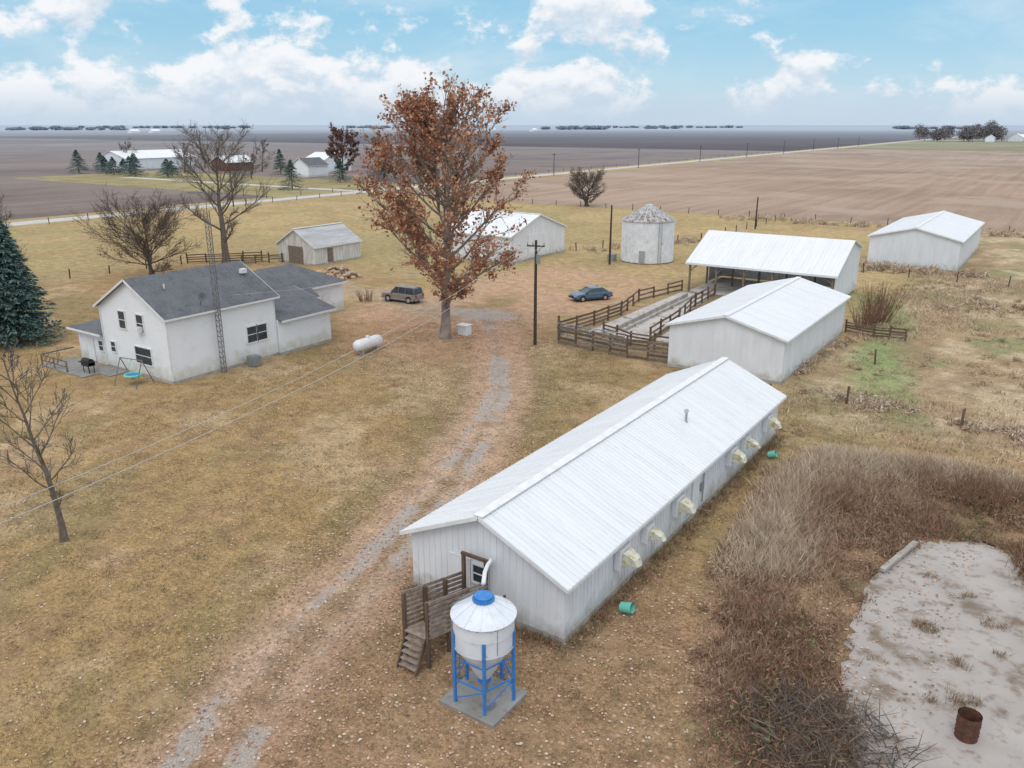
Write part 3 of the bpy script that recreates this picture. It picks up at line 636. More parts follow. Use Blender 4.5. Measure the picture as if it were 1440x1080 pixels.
wire_fence('wire_fence',[(-108,40),(-104,70)],1.2,5)

# ------------------------------------------------------------------ poles + wires
def pole(x,y,h,arm=True,tr=False):
    g=group('utility_pole',(x,y,0)); b=B()
    b.tube([(x,y,0),(x,y,h*.5),(x+.02,y,h)],[.16,.14,.11],10,0)
    if arm:
        b.beam((x-.75,y-.25,h-.5),(x+.75,y+.25,h-.5),.1,.12,0); b.beam((x,y,h-1.3),(x+.5,y+.17,h-.55),.04,.04,0)
        for t in (-.7,-.25,.7): b.tube([(x+t,y+t/3,h-.44),(x+t,y+t/3,h-.2)],[.05,.04],8,1)
    if tr: b.tube([(x+.3,y-.1,h-2),(x+.3,y-.1,h-1.2)],[.2,.2],10,1)
    b.build('pole',[M['pole'],M['greymetal']],g)
pole(-38.3,60.5,9.4,True,True); pole(-53.4,104,8.3,False); pole(-49.7,156.6,6,False); pole(-20.5,-14,10)
for i in range(12): pole(-169.3,-20+i*75,8.5 if i else 9)
M['wirem']=mat('aluminium_wire',(.5,.5,.5),(.4,.4,.4),5,.5)
def wire(a,c,sag,name='power_line',r=.014):
    a=Vector(a);c=Vector(c); pts=[]
    for i in range(25):
        t=i/24; q=a.lerp(c,t); q.z-=sag*4*t*(1-t); pts.append(q)
    b=B(); b.tube(pts,[r]*25,5); b.build(name,M['wirem'])
wire((-37.6,60.7,9.1),(-19.8,-13.8,9.7),2.4); wire((-39,60.3,9.1),(-21.2,-14.2,9.7),2.6)
wire((-38.3,60.5,8.9),(-54.6,41,6.0),.6,r=.010)
# ------------------------------------------------------------------ tank, buckets, barrel etc
g=group('propane_tank',(-49.1,50.3,0)); b=B()
pts=[];rs=[]
for t,r in ((-1.65,.05),(-1.6,.25),(-1.45,.42),(-1.2,.5),(1.2,.5),(1.45,.42),(1.6,.25),(1.65,.05)): pts.append((-49.1,50.3+t,.82)); rs.append(r)
b.tube(pts,rs,20); b.tube([(-49.1,50.3,1.28),(-49.1,50.3,1.48)],[.17,.15],12); b.build('tank',M['trim'],g,smooth=True)
b=B(); b.box(-49.4,-48.8,49.3,49.5,0,.4); b.box(-49.4,-48.8,51.1,51.3,0,.4); b.build('saddles',M['conc'],g)
def bucket(name,x,y,r,h,m,tilt=0.0):
    g=group(name,(x,y,0)); b=B(); e=Vector((math.sin(tilt),0,math.cos(tilt)))*h; z=r*math.sin(tilt)
    o=Vector((x,y,z+.01)); b.tube([o+e,o,o+e*.02,o+e*.98],[r,r*.95,r*.85,r*.9],18,0,cap=False)
    b.tube([o,o+e*.03],[r*.94,r*.94],18,0); b.tube([o+e*.3,o+e*.36],[r*1.03,r*1.03],18,0,cap=False); b.tube([o+e*.66,o+e*.72],[r*1.03,r*1.03],18,0,cap=False)
    b.build('shell',m,g)
bucket('teal_bucket',-12.55,26.6,.22,.5,M['teal'],1.35); bucket('teal_bucket',-12.6,46.1,.2,.45,M['teal'],1.2)
bucket('burn_barrel',0.0,26.3,.36,.95,M['rust'])
g=group('timber_log',(-3.9,37.4,0)); b=B(); b.beam((-4.3,35.6,.25),(-3.5,39.1,.27),.24,.16); b.build('plank',M['conc'],g)
g=group('air_conditioner_unit',(-53.9,41.9,0)); b=B(); b.box(-54.3,-53.5,41.5,42.3,.05,.85); b.tube([(-53.9,41.9,.85),(-53.9,41.9,.88)],[.33,.33],16)
for k in range(7): b.box(-54.32,-53.48,41.48,42.32,.12+k*.1,.15+k*.1)
b.build('case',M['greymetal'],g)
g=group('firewood_pile',(-78.4,74.6,0)); b=B()
for i in range(150):
    x=-80.7+R(0,4.6);y=72.8+R(0,3.8);z=.15+R(0,1.3)*math.exp(-((x+78.5)**2+(y-74.6)**2)/4); a=R(0,6.28); b.tube([(x,y,z),(x+math.cos(a)*.9,y+math.sin(a)*.9,z+R(-.1,.1))],[.2,.18],7,0 if i%4 else 1)
b.build('logs',[mat('cut_wood',(.58,.42,.29),(.45,.31,.2),3),M['bark']],g)
g=group('swing_set',(-57.6,33.4,0)); b=B()
b.tube([(-58.6,33.2,2.0),(-56.4,33.6,2.0)],[.035,.035],6,0)
for x,y in ((-58.6,33.2),(-56.4,33.6)):
    for s in (-.9,.9): b.tube([(x,y,2.0),(x-s*.25,y+s,0)],[.04,.04],6,0)
b.build('frame',dk,g)
b=B(); ring=[(-57.5+.6*math.cos(t),33.4+.6*math.sin(t),.75) for t in [i*math.pi/10 for i in range(21)]]; b.tube(ring,[.09]*21,6,0); b.add([(q[0],q[1],.74) for q in ring[:-1]],[tuple(range(20))],1)
for i in (0,5,10,15): b.beam(ring[i],(-57.5,33.4,1.98),.015,.015,0)
b.build('saucer_swing',[M['teal'],M['blue']],g)
g=group('barbecue_grill',(-63,33.0,0)); b=B(); b.box(-63.5,-62.5,32.7,33.3,.7,.95); b.tube([(-63.5,33,1.0),(-62.5,33,1.0)],[.28,.28],12)
for x in (-63.4,-62.6):
    for y in (32.8,33.2): b.beam((x,y,.1),(x,y,.8),.05,.05)
b.box(-64,-63.55,32.75,33.25,.88,.92); b.build('body',M['black'],g)
g=group('garden_box',(-46.8,60.2,0)); b=B(); b.box(-46.4,-45.4,59.6,60.4,0,.9); b.box(-46.5,-45.3,59.5,60.5,.9,.98); b.build('cabinet',M['trim'],g)

# ------------------------------------------------------------------ vehicles
def car(name,loc,rz,suv,paint,lower):
    g=group(name,loc,rz); W=.9
    def prof(points,w0,w1,zt0,zt1,nm,mt,bev):
        b=B(); n=len(points)
        def hw(z): 
            t=min(1,max(0,(z-zt0)/(zt1-zt0))); return w0+(w1-w0)*t
        l=[(x,-hw(z),z) for x,z in points]; r=[(x,hw(z),z) for x,z in points]
        b.add(l+r,[tuple(range(n)),tuple(reversed(range(n,2*n)))]+[(i,i+n,(i+1)%n+n,(i+1)%n) for i in range(n)])
        return b.build(nm,mt,g,world=False,bevel=bev)
    if suv:
        body=[(-2.3,.45),(-2.33,.75),(-2.28,1.02),(-.9,1.06),(1.05,1.05),(2.15,.96),(2.32,.8),(2.32,.45),(1.9,.32),(-1.9,.32)]
        roof=[(-2.22,1.02),(-2.08,1.68),(-1.9,1.74),(.25,1.74),(.45,1.7),(1.15,1.03)]
    else:
        body=[(-2.3,.4),(-2.35,.7),(-2.28,.93),(-1.5,.97),(1.0,.94),(2.1,.8),(2.33,.62),(2.3,.35),(1.9,.25),(-1.9,.25)]
        roof=[(-1.75,.94),(-1.0,1.36),(-.8,1.4),(.1,1.4),(.3,1.36),(1.1,.92)]
    prof(body,W,W*.93,.6,1.05,'body',paint,.06)
    zt=max(z for x,z in roof); zb=min(z for x,z in roof)
    prof(roof,W*.9,W*.68,zb,zt,'glasshouse',M['glass'],.03)
    b=B(); rx=[x for x,z in roof if z>zt-.05]; x0,x1=min(rx),max(rx)
    b.box(x0-.02,x1+.02,-W*.69,W*.69,zt-.03,zt+.03)
    for s in (-1,1):
        def P_(x,z,o=.015): 
            t=(z-zb)/(zt-zb); return (x,s*(W*.9+(W*.68-W*.9)*t+o),z)
        a=roof[0];c=roof[1]; d=roof[-1]; e=roof[-2]
        b.beam(P_(a[0]+.05,a[1]),P_(c[0]+.05,zt-.02),.05,.14 if suv else .3); b.beam(P_(d[0],d[1]),P_(e[0],zt-.02),.05,.08)
        b.beam(P_(.0,zb),P_(-.05,zt),.04,.09)
        b.beam(P_(-.95,zb),P_(-.95,zt if suv else zt-.03),.04,.12)
    if suv:
        for s in (-.5,.5): b.beam((-1.8,s,zt+.09),(.1,s,zt+.09),.04,.04)
    b.build('roof_and_pillars',paint,g,world=False,bevel=.01)
    b=B()
    for x in (-1.4,1.4):
        for s in (-1,1):
            r=.36 if suv else .31
            b.tube([(x,s*(W-.2),r),(x,s*(W+.02),r)],[r,r],20,0); b.tube([(x,s*(W-.21),r+.02),(x,s*(W+.006),r+.02)],[r+.08,r+.08],20,0)
            b.tube([(x,s*(W+.02),r),(x,s*(W+.035),r)],[r*.6,r*.55],14,1)
    b.build('wheels',[M['black'],M['steel']],g,world=False)
    b=B(); zl=.62 if not suv else .78
    b.box(2.27,2.34,-.75,-.45,zl-.1,zl+.05,0); b.box(2.27,2.34,.45,.75,zl-.1,zl+.05,0); b.box(-2.37,-2.3,-.8,-.55,zl,zl+.22,1); b.box(-2.37,-2.3,.55,.8,zl,zl+.22,1)
    b.box(2.26,2.4,-.85,.85,.38,.52,2); b.box(-2.42,-2.28,-.85,.85,.38,.52,2); b.box(2.3,2.345,-.4,.4,zl-.1,zl+.03,2)
    for s in (-1,1): b.box(.85,1.0,s*(W+.08)-.08,s*(W+.08)+.08,1.0 if suv else .92,1.12 if suv else 1.03,2); b.box(-2.1,2.1,s*W-.01,s*W+.02,.33,.5 if suv else .4,2)
    b.build('lights_and_trim',[M['steel'],mat('tail_lamp',(.35,.02,.02)),lower],g,world=False)
suvp=mat('bronze_car_paint',(.30,.25,.215),(.27,.22,.19),2,.3,metal=.3); sedp=mat('blue_car_paint',(.11,.19,.27),(.10,.17,.24),2,.25,metal=.3)
car('parked_suv',(-60.9,68.3,0),math.pi+.08,True,suvp,M['greymetal'])
car('parked_sedan',(-43.8,80.9,0),math.radians(236),False,sedp,M['black'])

# ------------------------------------------------------------------ trees
def grow_tree(name,base,H,crownR,barkm,leaves=None,nleaf=0,leafsize=.25,trunkR=.35,first=.25,n1=24,n2=7,n3=5,seed=1,asc=.6,leaf_mats=None,multi=1,droop=0,twig=1.0,shape='oval',n4=0,lean=(0,0),thick=1.0,gap=1.6):
    rd=random.Random(seed); b=B(); ends=[]
    U=rd.uniform
    def env(t):
        if shape=='oval': return max(.12,math.sin(math.pi*min(1,max(0,(t-first*.6)/(1.05-first*.6)))**.8))
        if shape=='round': return max(.2,math.sqrt(max(0,1-((t-.6)/.55)**2)))
        if shape=='tall': return float(np.interp(t,[0,.15,.3,.5,.7,.85,1],[.4,.66,.95,1.0,.85,.6,.28]))
        return 1
    def branch(pos,d,l,r,lev,up):
        k=5 if lev<2 else 3; pts=[pos];rs=[r]; cur=pos.copy(); dd=d.copy()
        for i in range(k):
            dd=(dd+Vector((U(-1,1),U(-1,1),U(-.6,1)))*.16+Vector((0,0,up*.13))).normalized(); cur=cur+dd*(l/k); pts.append(cur.copy()); rs.append(max(.012,r*(1-(i+1)/k*.8)))
        b.tube(pts,rs,6 if lev<2 else 4 if lev<3 else 3,0,cap=False)
        return pts,dd
    def at(pts,t):
        t*=len(pts)-1; i=min(int(t),len(pts)-2); return pts[i].lerp(pts[i+1],t-i)
    for mtr in range(multi):
        base_v=Vector(base)+Vector((U(-.3,.3),U(-.3,.3),0))*(multi>1)
        lead=Vector((lean[0]+U(-.1,.1)*(multi>1)*4,lean[1]+U(-.1,.1)*(multi>1)*4,1)).normalized()
        tp=[base_v+Vector((0,0,-.1))];tr=[trunkR*1.35]; cur=base_v.copy(); K=10
        for i in range(K):
            lead=(lead+Vector((U(-1,1),U(-1,1),1.0))*.09).normalized(); cur=cur+lead*(H*.93/K); tp.append(cur.copy()); tr.append(max(.03,trunkR*(1-(i+1)/K)**.85))
        b.tube(tp,tr,9,0,cap=False)
        for i in range(n1):
            t=first+(1-first)*((i+U(0,.6))/n1)**.9; t=min(t,.99)
            o=at(tp,t); a=i*2.4+U(-.5,.5); ln=crownR*env(t)*U(.72,1.18)
            el=asc+U(-.2,.2)+(t-.5)*.5
            d=Vector((math.cos(a)*math.cos(el),math.sin(a)*math.cos(el),math.sin(el)))
            p1,_=branch(o,d,ln*1.12,trunkR*.36*(1-t*.6)*thick,1,.5-droop)
            for j in range(n2):
                tt=.25+.75*(j+U(0,.8))/n2; tt=min(tt,1)
                o2=at(p1,tt); dv=(d+Vector((U(-1,1),U(-1,1),U(-.5,1)))*.9).normalized()
                p2,_=branch(o2,dv,ln*.5*(1.15-tt*.5)*U(.6,1.2),trunkR*.13*(1.1-tt*.6)*thick,2,.4-droop)
                for k in range(n3):
                    o3=at(p2,.2+.8*(k+U(0,.9))/n3*.99); dv3=(dv+Vector((U(-1,1),U(-1,1),U(-.6,1)))).normalized()
                    p3,_=branch(o3,dv3,ln*.22*U(.6,1.3)*twig,trunkR*.045+.008,3,.3-droop)
                    ends.append(p3)
                    for q in range(n4):
                        o4=at(p3,U(.2,.95)); dv4=(dv3+Vector((U(-1,1),U(-1,1),U(-.6,1)))).normalized(); l4=ln*.12*U(.6,1.3)
                        b.tube([o4,o4+dv4*l4*.5,o4+dv4*l4+Vector((0,0,l4*.1))],[.016,.012,.008],3,0,cap=False)
    g=group(name,base); b.build('trunk_and_branches',barkm,g)
    if nleaf:
        E=np.array([[list(q) for q in pp] for pp in ends])
        wgt=rng.random(len(E))**gap*(.25+sm(.3,.6,vn(E[:,1,0]+E[:,1,2],E[:,1,1]-E[:,1,2]*.7,2.0,seed)))+.03; idx=rng.choice(len(E),nleaf,p=wgt/wgt.sum())
        t=rng.random(nleaf)*3; i=np.minimum(t.astype(int),2); f=(t-i)[:,None]
        P=E[idx,i]*(1-f)+E[idx,i+1]*f + rng.normal(0,.2,(nleaf,3))
        a=rng.normal(size=(nleaf,3)); a/=np.linalg.norm(a,axis=1)[:,None]
        c=rng.normal(size=(nleaf,3)); c=np.cross(a,c); c/=np.linalg.norm(c,axis=1)[:,None]
        s=(leafsize*(.6+.8*rng.random(nleaf)))[:,None]
        V=np.stack([P-a*s*.5,P+c*s*.35,P+a*s*.5,P-c*s*.35],1)-np.array(base)
        cl=(vn(P[:,0]*3+P[:,2]*2,P[:,1]*3,2.2,5)+rng.random(nleaf)*.8)/1.8
        mi=np.where(cl<.40,1,np.where(cl<.62,0,2))
        tris('leaves',V,mi,leaf_mats,4,parent=g)
    return g
grow_tree('autumn_leafed_tree',(-46.6,57.9,0),20.0,8.1,M['barklight'],nleaf=17500,leafsize=.31,trunkR=.46,first=.13,n1=42,n2=8,n3=6,seed=5,asc=.6,leaf_mats=LEAF,shape='tall',thick=1.15,gap=2.8)
grow_tree('bare_tree',(-98.6,73.5,0),15.2,6.8,M['bark'],trunkR=.55,first=.22,n1=18,n2=8,n3=6,n4=3,seed=11,asc=.5,shape='round')
grow_tree('bare_tree',(-99,62.2,0),6.4,5.6,redtw if 'redtw' in globals() else M['barkdark'],nleaf=2600,leafsize=.16,leaf_mats=[flat('dull_leaf',(.28,.15,.10))]*3,trunkR=.28,first=.1,n1=20,n2=8,n3=6,n4=2,seed=12,asc=.4,shape='round',multi=2)
grow_tree('bare_tree',(-37.4,17.1,0),9.9,2.4,M['bark'],trunkR=.16,first=.16,n1=18,n2=6,n3=4,n4=1,seed=23,asc=.7,shape='oval')
grow_tree('bare_tree',(-98.5,178.4,0),6.2,4.4,M['barkdark'],nleaf=1500,leafsize=.25,leaf_mats=[flat('grey_leaf',(.19,.14,.12))]*3,trunkR=.4,first=.12,n1=18,n2=8,n3=6,n4=2,seed=14,asc=.4,shape='round',multi=2)
grow_tree('bare_tree',(-108,46,0),9.5,4.5,M['bark'],trunkR=.25,first=.15,n1=14,n2=7,n3=5,n4=2,seed=15,asc=.6,shape='round')
grow_tree('bare_tree',(-82.5,36,0),10.5,4.0,M['bark'],trunkR=.22,first=.2,n1=14,n2=7,n3=5,n4=2,seed=16,asc=.6,shape='round')
def shrub_twigs(name,x,y,r,h,n,m,seed=0):
    rd=random.Random(seed);b=B()
    for i in range(n):
        a=rd.uniform(0,6.28);q=r*math.sqrt(rd.random())*.6; o=Vector((x+q*math.cos(a),y+q*math.sin(a),0)); d=Vector((math.cos(a)*.5*rd.random(),math.sin(a)*.5*rd.random(),1)).normalized(); l=h*rd.uniform(.5,1.1)
        m1=o+d*l*.5; b.tube([o,m1,m1+d*l*.5+Vector((rd.uniform(-.3,.3),rd.uniform(-.3,.3),0))],[.025,.018,.008],3,0,cap=False)
        for k in range(5):
            s=o+d*l*rd.uniform(.3,.95); e=s+Vector((rd.uniform(-.5,.5),rd.uniform(-.5,.5),rd.uniform(.1,.6)))*h*.25; b.tube([s,e],[.012,.006],3,0,cap=False)
    g=group(name,(x,y,0)); b.build('stems',m,g)
redtw=mat('reddish_twigs',(.27,.15,.10),(.17,.09,.065),4,.9)
shrub_twigs('bare_shrub',-14.6,87.5,2.2,4.0,130,redtw,3)
shrub_twigs('bare_shrub',-15.0,84,1.6,2.6,80,redtw,4)
shrub_twigs('bare_shrub',-1.5,46,2.0,1.6,90,redtw,6)
shrub_twigs('bare_shrub',2.2,45,2.0,1.7,90,redtw,7)
shrub_twigs('bare_shrub',-64.4,66,1.2,1.3,40,redtw,5)
needle=[mat('blue_spruce_needles',(.08,.145,.13),(.055,.11,.10),1.5,.9),mat('dark_needles',(.04,.085,.07),(.03,.065,.055),1.5,.9),mat('pale_needles',(.17,.26,.24),(.12,.20,.18),1.5,.9)]
def spruce_mesh(H,Rb,n,seed=3):
    r=np.random.default_rng(seed); nb=int(n/42)
    t=r.random(nb)**.8; z=.6+(H-.8)*t; az=r.random(nb)*2*np.pi; ln=Rb*(1-t)**.85*(.7+.5*r.random(nb))+.15
    m=42
    s=r.random((nb,m))**.7; rad=ln[:,None]*s
    side=(r.random((nb,m))-.5)*(.25+.5*(1-s))*np.minimum(1.6,ln)[:,None]*.9
    ca,sa=np.cos(az)[:,None],np.sin(az)[:,None]
    X=rad*ca-side*sa;Y=rad*sa+side*ca;Z=z[:,None]-.28*rad+.10*rad**2/Rb*1.0+r.normal(0,.05,(nb,m))
    P=np.stack([X,Y,Z],-1).reshape(-1,3); k=len(P)
    d=np.stack([ca+0*s-sa*np.sign(side)*.7,sa+0*s+ca*np.sign(side)*.7,-.35+0*s],-1).reshape(-1,3)+r.normal(0,.25,(k,3)); d/=np.linalg.norm(d,axis=1)[:,None]
    c=np.cross(d,r.normal(size=(k,3))); c/=np.linalg.norm(c,axis=1)[:,None]
    L_=(.28*(.6+.8*r.random(k)))[:,None]*(H/11)**.5
    V=np.stack([P-c*L_*.22,P+c*L_*.22,P+d*L_],1)
    mi=np.where(r.random(k)<.45,0,1); mi=np.where((s.reshape(-1)>.75)&(r.random(k)<.6),2,mi)
    return V,mi
def spruce(name,x,y,H,Rb,n=40000,seed=3):
    g=group(name,(x,y,0)); V,mi=spruce_mesh(H,Rb,n,seed); tris('needles',V,mi,needle,3,parent=g)
    b=B(); b.tube([(0,0,0),(0,0,H*.95)],[.2,.03],8); b.build('trunk',M['bark'],g,world=False); return g
spruce('spruce_tree',-78.6,34.5,12.8,4.2,60000)

# ------------------------------------------------------------------ grasses, leaves, brush
def blades(name,X,Y,h,w,mats,per=6,spread=.25,lean=.5,seed=0,nm=None):
    r=np.random.default_rng(seed); n=len(X); k=n*per
    x=np.repeat(X,per)+r.normal(0,spread,k)*.5; y=np.repeat(Y,per)+r.normal(0,spread,k)*.5
    hh=np.repeat(h,per)*(.5+.7*r.random(k)); a=r.random(k)*2*np.pi; ln=hh*lean*r.random(k)
    ww=w*(.6+.8*r.random(k)); p=r.random(k)*np.pi
    cx,cy=np.cos(p)*ww/2,np.sin(p)*ww/2
    z=np.zeros(k)-.02
    V=np.stack([np.stack([x-cx,y-cy,z],-1),np.stack([x+cx,y+cy,z],-1),np.stack([x+np.cos(a)*ln,y+np.sin(a)*ln,hh],-1)],1)
    cl=np.repeat(nm if nm is not None else r.random(n),per)*.6+.4*r.random(k)
    mi=np.minimum((cl*len(mats)).astype(int),len(mats)-1)
    return tris(name,V,mi,mats,3)
def clumps(name,X,Y,rad,h,mats,per=40,size=.12,seed=0,nm=None):
    r=np.random.default_rng(seed); n=len(X); k=n*per
    u=r.normal(size=(k,3)); u/=np.linalg.norm(u,axis=1)[:,None]; u[:,2]=np.abs(u[:,2]); q=(r.random(k)**.45)[:,None]
    P=u*q*np.stack([np.repeat(rad,per),np.repeat(rad,per),np.repeat(h,per)],-1)+np.stack([np.repeat(X,per),np.repeat(Y,per),np.zeros(k)],-1)
    d=r.normal(size=(k,3))*[.8,.8,1.0]; d/=np.linalg.norm(d,axis=1)[:,None]; c=np.cross(d,r.normal(size=(k,3))); c/=np.linalg.norm(c,axis=1)[:,None]
    s=(size*(.5+r.random(k)))[:,None]; V=np.stack([P-c*s*.22,P+c*s*.22,P+d*s*1.5],1); V[:,:,2]=np.maximum(V[:,:,2],.0)
    cl=np.repeat(nm if nm is not None else r.random(n),per)*.65+.35*r.random(k)
    mi=np.minimum((cl*len(mats)).astype(int),len(mats)-1)
    return tris(name,V,mi,mats,3)
straw=[flat('rust_brush',(.28,.16,.105)),flat('brown_brush',(.37,.24,.16)),flat('straw',(.52,.39,.27)),flat('pale_straw',(.68,.57,.44))]
green=flat('weed_green',(.20,.215,.09))
def inregion(n,poly,seed):
    r=np.random.default_rng(seed); xs_=[q[0] for q in poly];ys_=[q[1] for q in poly]
    x=r.uniform(min(xs_),max(xs_),n);y=r.uniform(min(ys_),max(ys_),n); k=inpoly(x,y,poly)&~inpoly(x,y,slabP); return x[k],y[k]
def brushnm(x,y):
    edge=sm(0,2.5,dpoly(x,y,brushP+[brushP[0]]))
    top=sm(4.8,.5,dpoly(x,y,[(-10,34),(-10.5,38),(-11,46),(-7,50),(-1,50.5)]))
    return np.clip(fbm(x,y,4,71)*1.4-.42+.75*top,0,1),edge,top
x,y=inregion(36000,brushP,1)
cn,edge,top=brushnm(x,y); dens=fbm(x,y,3.5,61)
k=rng.random(len(x))<(sm(.35,.6,dens)*.8+.08+top*.8)*(.25+.75*edge); x,y,cn,edge,top=x[k],y[k],cn[k],edge[k],top[k]
blades('dry_brush',x,y,(.2+.6*fbm(x,y,3,81)+.5*top)*(.5+.5*edge),.042,straw,8,.4,1.3,2,cn)
x,y=inregion(4800,brushP,2); cn,edge,top=brushnm(x,y); k=rng.random(len(x))<(.35+.65*edge)*sm(.3,.55,fbm(x,y,4,62)); x,y,cn,edge=x[k],y[k],cn[k],edge[k]
clumps('weed_mounds',x,y,.25+.35*rng.random(len(x)),(.25+.55*rng.random(len(x)))*(.5+.5*edge),[green]+straw[:2]+[straw[0],straw[1],straw[2]],44,.13,3,np.clip(cn*1.1+.1*rng.random(len(x)),0,1))
x=rng.uniform(-16,14,10000);y=rng.uniform(51,122,10000); f=fbm(x,y,8,91); k=rng.random(len(x))<sm(.46,.66,f); x,y=x[k],y[k]
blades('pasture_grass',x,y,.15+.3*rng.random(len(x)),.07,[straw[1],straw[2],straw[2],straw[3]],6,.7,1.4,3)
x=rng.uniform(-16,14,800);y=rng.uniform(51,122,800); k=rng.random(800)<sm(.5,.62,fbm(x,y,7,92)); x,y=x[k],y[k]
clumps('pasture_weeds',x,y,.3+.5*rng.random(len(x)),.15+.3*rng.random(len(x)),[straw[1],straw[2],straw[2],green],40,.16,5)
def line_tufts(name,p0,p1,n,wd,h,seed):
    r=np.random.default_rng(seed); t=r.random(n); x=p0[0]+(p1[0]-p0[0])*t+r.normal(0,wd,n); y=p0[1]+(p1[1]-p0[1])*t+r.normal(0,wd,n)
    k=r.random(n)<sm(.38,.58,fbm(x,y,3.0,seed))+.1; x,y=x[k],y[k]
    clumps(name,x,y,h*(.4+.5*r.random(len(x))),h*(.4+.7*r.random(len(x))),straw[1:]+[straw[2],straw[3]],40,h*.3,seed)
line_tufts('fence_line_grass',(-14,60),(8,57.5),300,.7,.6,44)
line_tufts('fence_line_grass',(-60,172.5),(60,172.5),420,1.6,1.1,45)
line_tufts('fence_line_grass',(-24,121.5),(-9,121.5),150,1.3,1.0,46)
line_tufts('fence_line_grass',(-12,104),(14,100),200,3,.8,47)
line_tufts('fence_line_grass',(-63,113),(-51,136),130,1.2,.8,48)
line_tufts('fence_line_grass',(-16,64),(-15.2,80),90,.3,.5,49)
x=np.concatenate([np.full(500,-13.0)+rng.normal(0,.25,500),rng.uniform(-21,-13.4,200)]);y=np.concatenate([rng.uniform(23.4,50,500),np.full(200,23.1)+rng.normal(0,.15,200)])
blades('wall_weeds',x,y,.12+.25*rng.random(700),.04,[straw[0],straw[1],flat('dull_green',(.15,.16,.06))],6,.2,.9,7)
tx=[];ty=[]
for (cx_,cy_,r_,n_) in ((-2.1,32.2,.45,60),(-.6,30.4,.35,25),(.2,33.9,.5,30),(-.3,28.2,.6,50),(-.9,35.6,.3,15),(.6,31.8,.2,12),(-3.2,29,.3,14),(-2.5,36.5,.25,10),(-1.3,27.5,.3,20)):
    a=rng.random(n_)*6.28;q=np.sqrt(rng.random(n_))*r_; tx+=list(cx_+q*np.cos(a)); ty+=list(cy_+q*np.sin(a)*.8)
blades('slab_weeds',np.array(tx),np.array(ty),.15+.25*rng.random(len(tx)),.035,[straw[1],straw[2],straw[0],green],8,.12,1.2,8)
n=26000; x=rng.uniform(-52,-6,n);y=rng.uniform(8,62,n); k=(~inpoly(x,y,brushP))&(dpoly(x,y,drive)>2.2)&~((x>-21.1)&(x<-13.2)&(y>23.2)&(y<50.2))&(fbm(x,y,3,95)>.42); x,y=x[k],y[k]
blades('lawn_grass',x,y,.06+.09*rng.random(len(x)),.035,[flat('lawn_brown',(.27,.18,.095)),flat('lawn_olive',(.225,.185,.085)),flat('lawn_tan',(.46,.345,.20))],5,.3,1.3,9)
n=64000; x=rng.uniform(-58,-1,n);y=rng.uniform(8,72,n); _,_,le=colour_at(x,y)
k=(rng.random(n)<le)&~((x>-21.1)&(x<-13.2)&(y>23.2)&(y<50.2))&~((x>-25.8)&(x<-16.2)&(y>60.7)&(y<80.6))&(x<-12.5+ (y<42)*12); x,y=x[k],y[k]; k=len(x)
ons=inpoly(x,y,slabP)
a=rng.random(k)*2*np.pi; s=.035+.045*rng.random(k); cA,sA=np.cos(a)*s,np.sin(a)*s; z=.02+.02*rng.random(k)+ons*.08
V=np.stack([np.stack([x+cA,y+sA,z+.01],-1),np.stack([x-sA*.7,y+cA*.7,z],-1),np.stack([x-cA,y-sA,z+.01],-1),np.stack([x+sA*.7,y-cA*.7,z+.02],-1)],1)
tris('fallen_leaves',V,rng.integers(0,4,k),[flat('leaf_litter_tan',(.57,.40,.29)),flat('leaf_litter_orange',(.50,.27,.16)),flat('leaf_litter_brown',(.28,.16,.10)),flat('leaf_litter_pale',(.67,.53,.44))],4)
b=B(); ring=[]
for i in range(len(slabP)):
    a=slabP[i];c=slabP[(i+1)%len(slabP)]
    for t in np.linspace(0,1,12,endpoint=False): ring.append((a[0]+(c[0]-a[0])*t+R(-.22,.22),a[1]+(c[1]-a[1])*t+R(-.22,.22)))
k=len(ring); b.add([(q[0],q[1],.08) for q in ring]+[(q[0],q[1],-.1) for q in ring],[tuple(range(k))]+[(i,i+k,(i+1)%k+k,(i+1)%k) for i in range(k)])
b.build('concrete_slab',mat('old_concrete',(.43,.395,.37),(.35,.315,.29),.45,.95,c3=(.25,.195,.155),scale3=1.5,lo3=.53,hi3=.66,bump=.4,bscale=18,c4=(.20,.15,.11),scale4=.45,lo4=.56,hi4=.66))
g=group('brush_pile',(-3.9,23.6,0)); b=B(); rd=random.Random(4)
for i in range(700):
    a=rd.uniform(0,6.28);q=2.3*math.sqrt(rd.random()); o=Vector((-3.9+q*math.cos(a)*1.15,23.6+q*math.sin(a),rd.uniform(0,.9)*(1-q/2.8)+.05)); d=Vector((rd.uniform(-1,1),rd.uniform(-1,1),rd.uniform(-.15,.45))).normalized(); l=rd.uniform(.4,1.3); m1=o+d*l*.5+Vector((0,0,.05)); e=m1+(d+Vector((rd.uniform(-.4,.4),rd.uniform(-.4,.4),rd.uniform(-.3,.3))))*l*.5
    r=rd.uniform(.008,.026); b.tube([o,m1,e],[r,r*.8,r*.4],4,0 if i%3 else 1,cap=False)
b.build('branches',[M['barkdark'],M['woodgrey']],g)

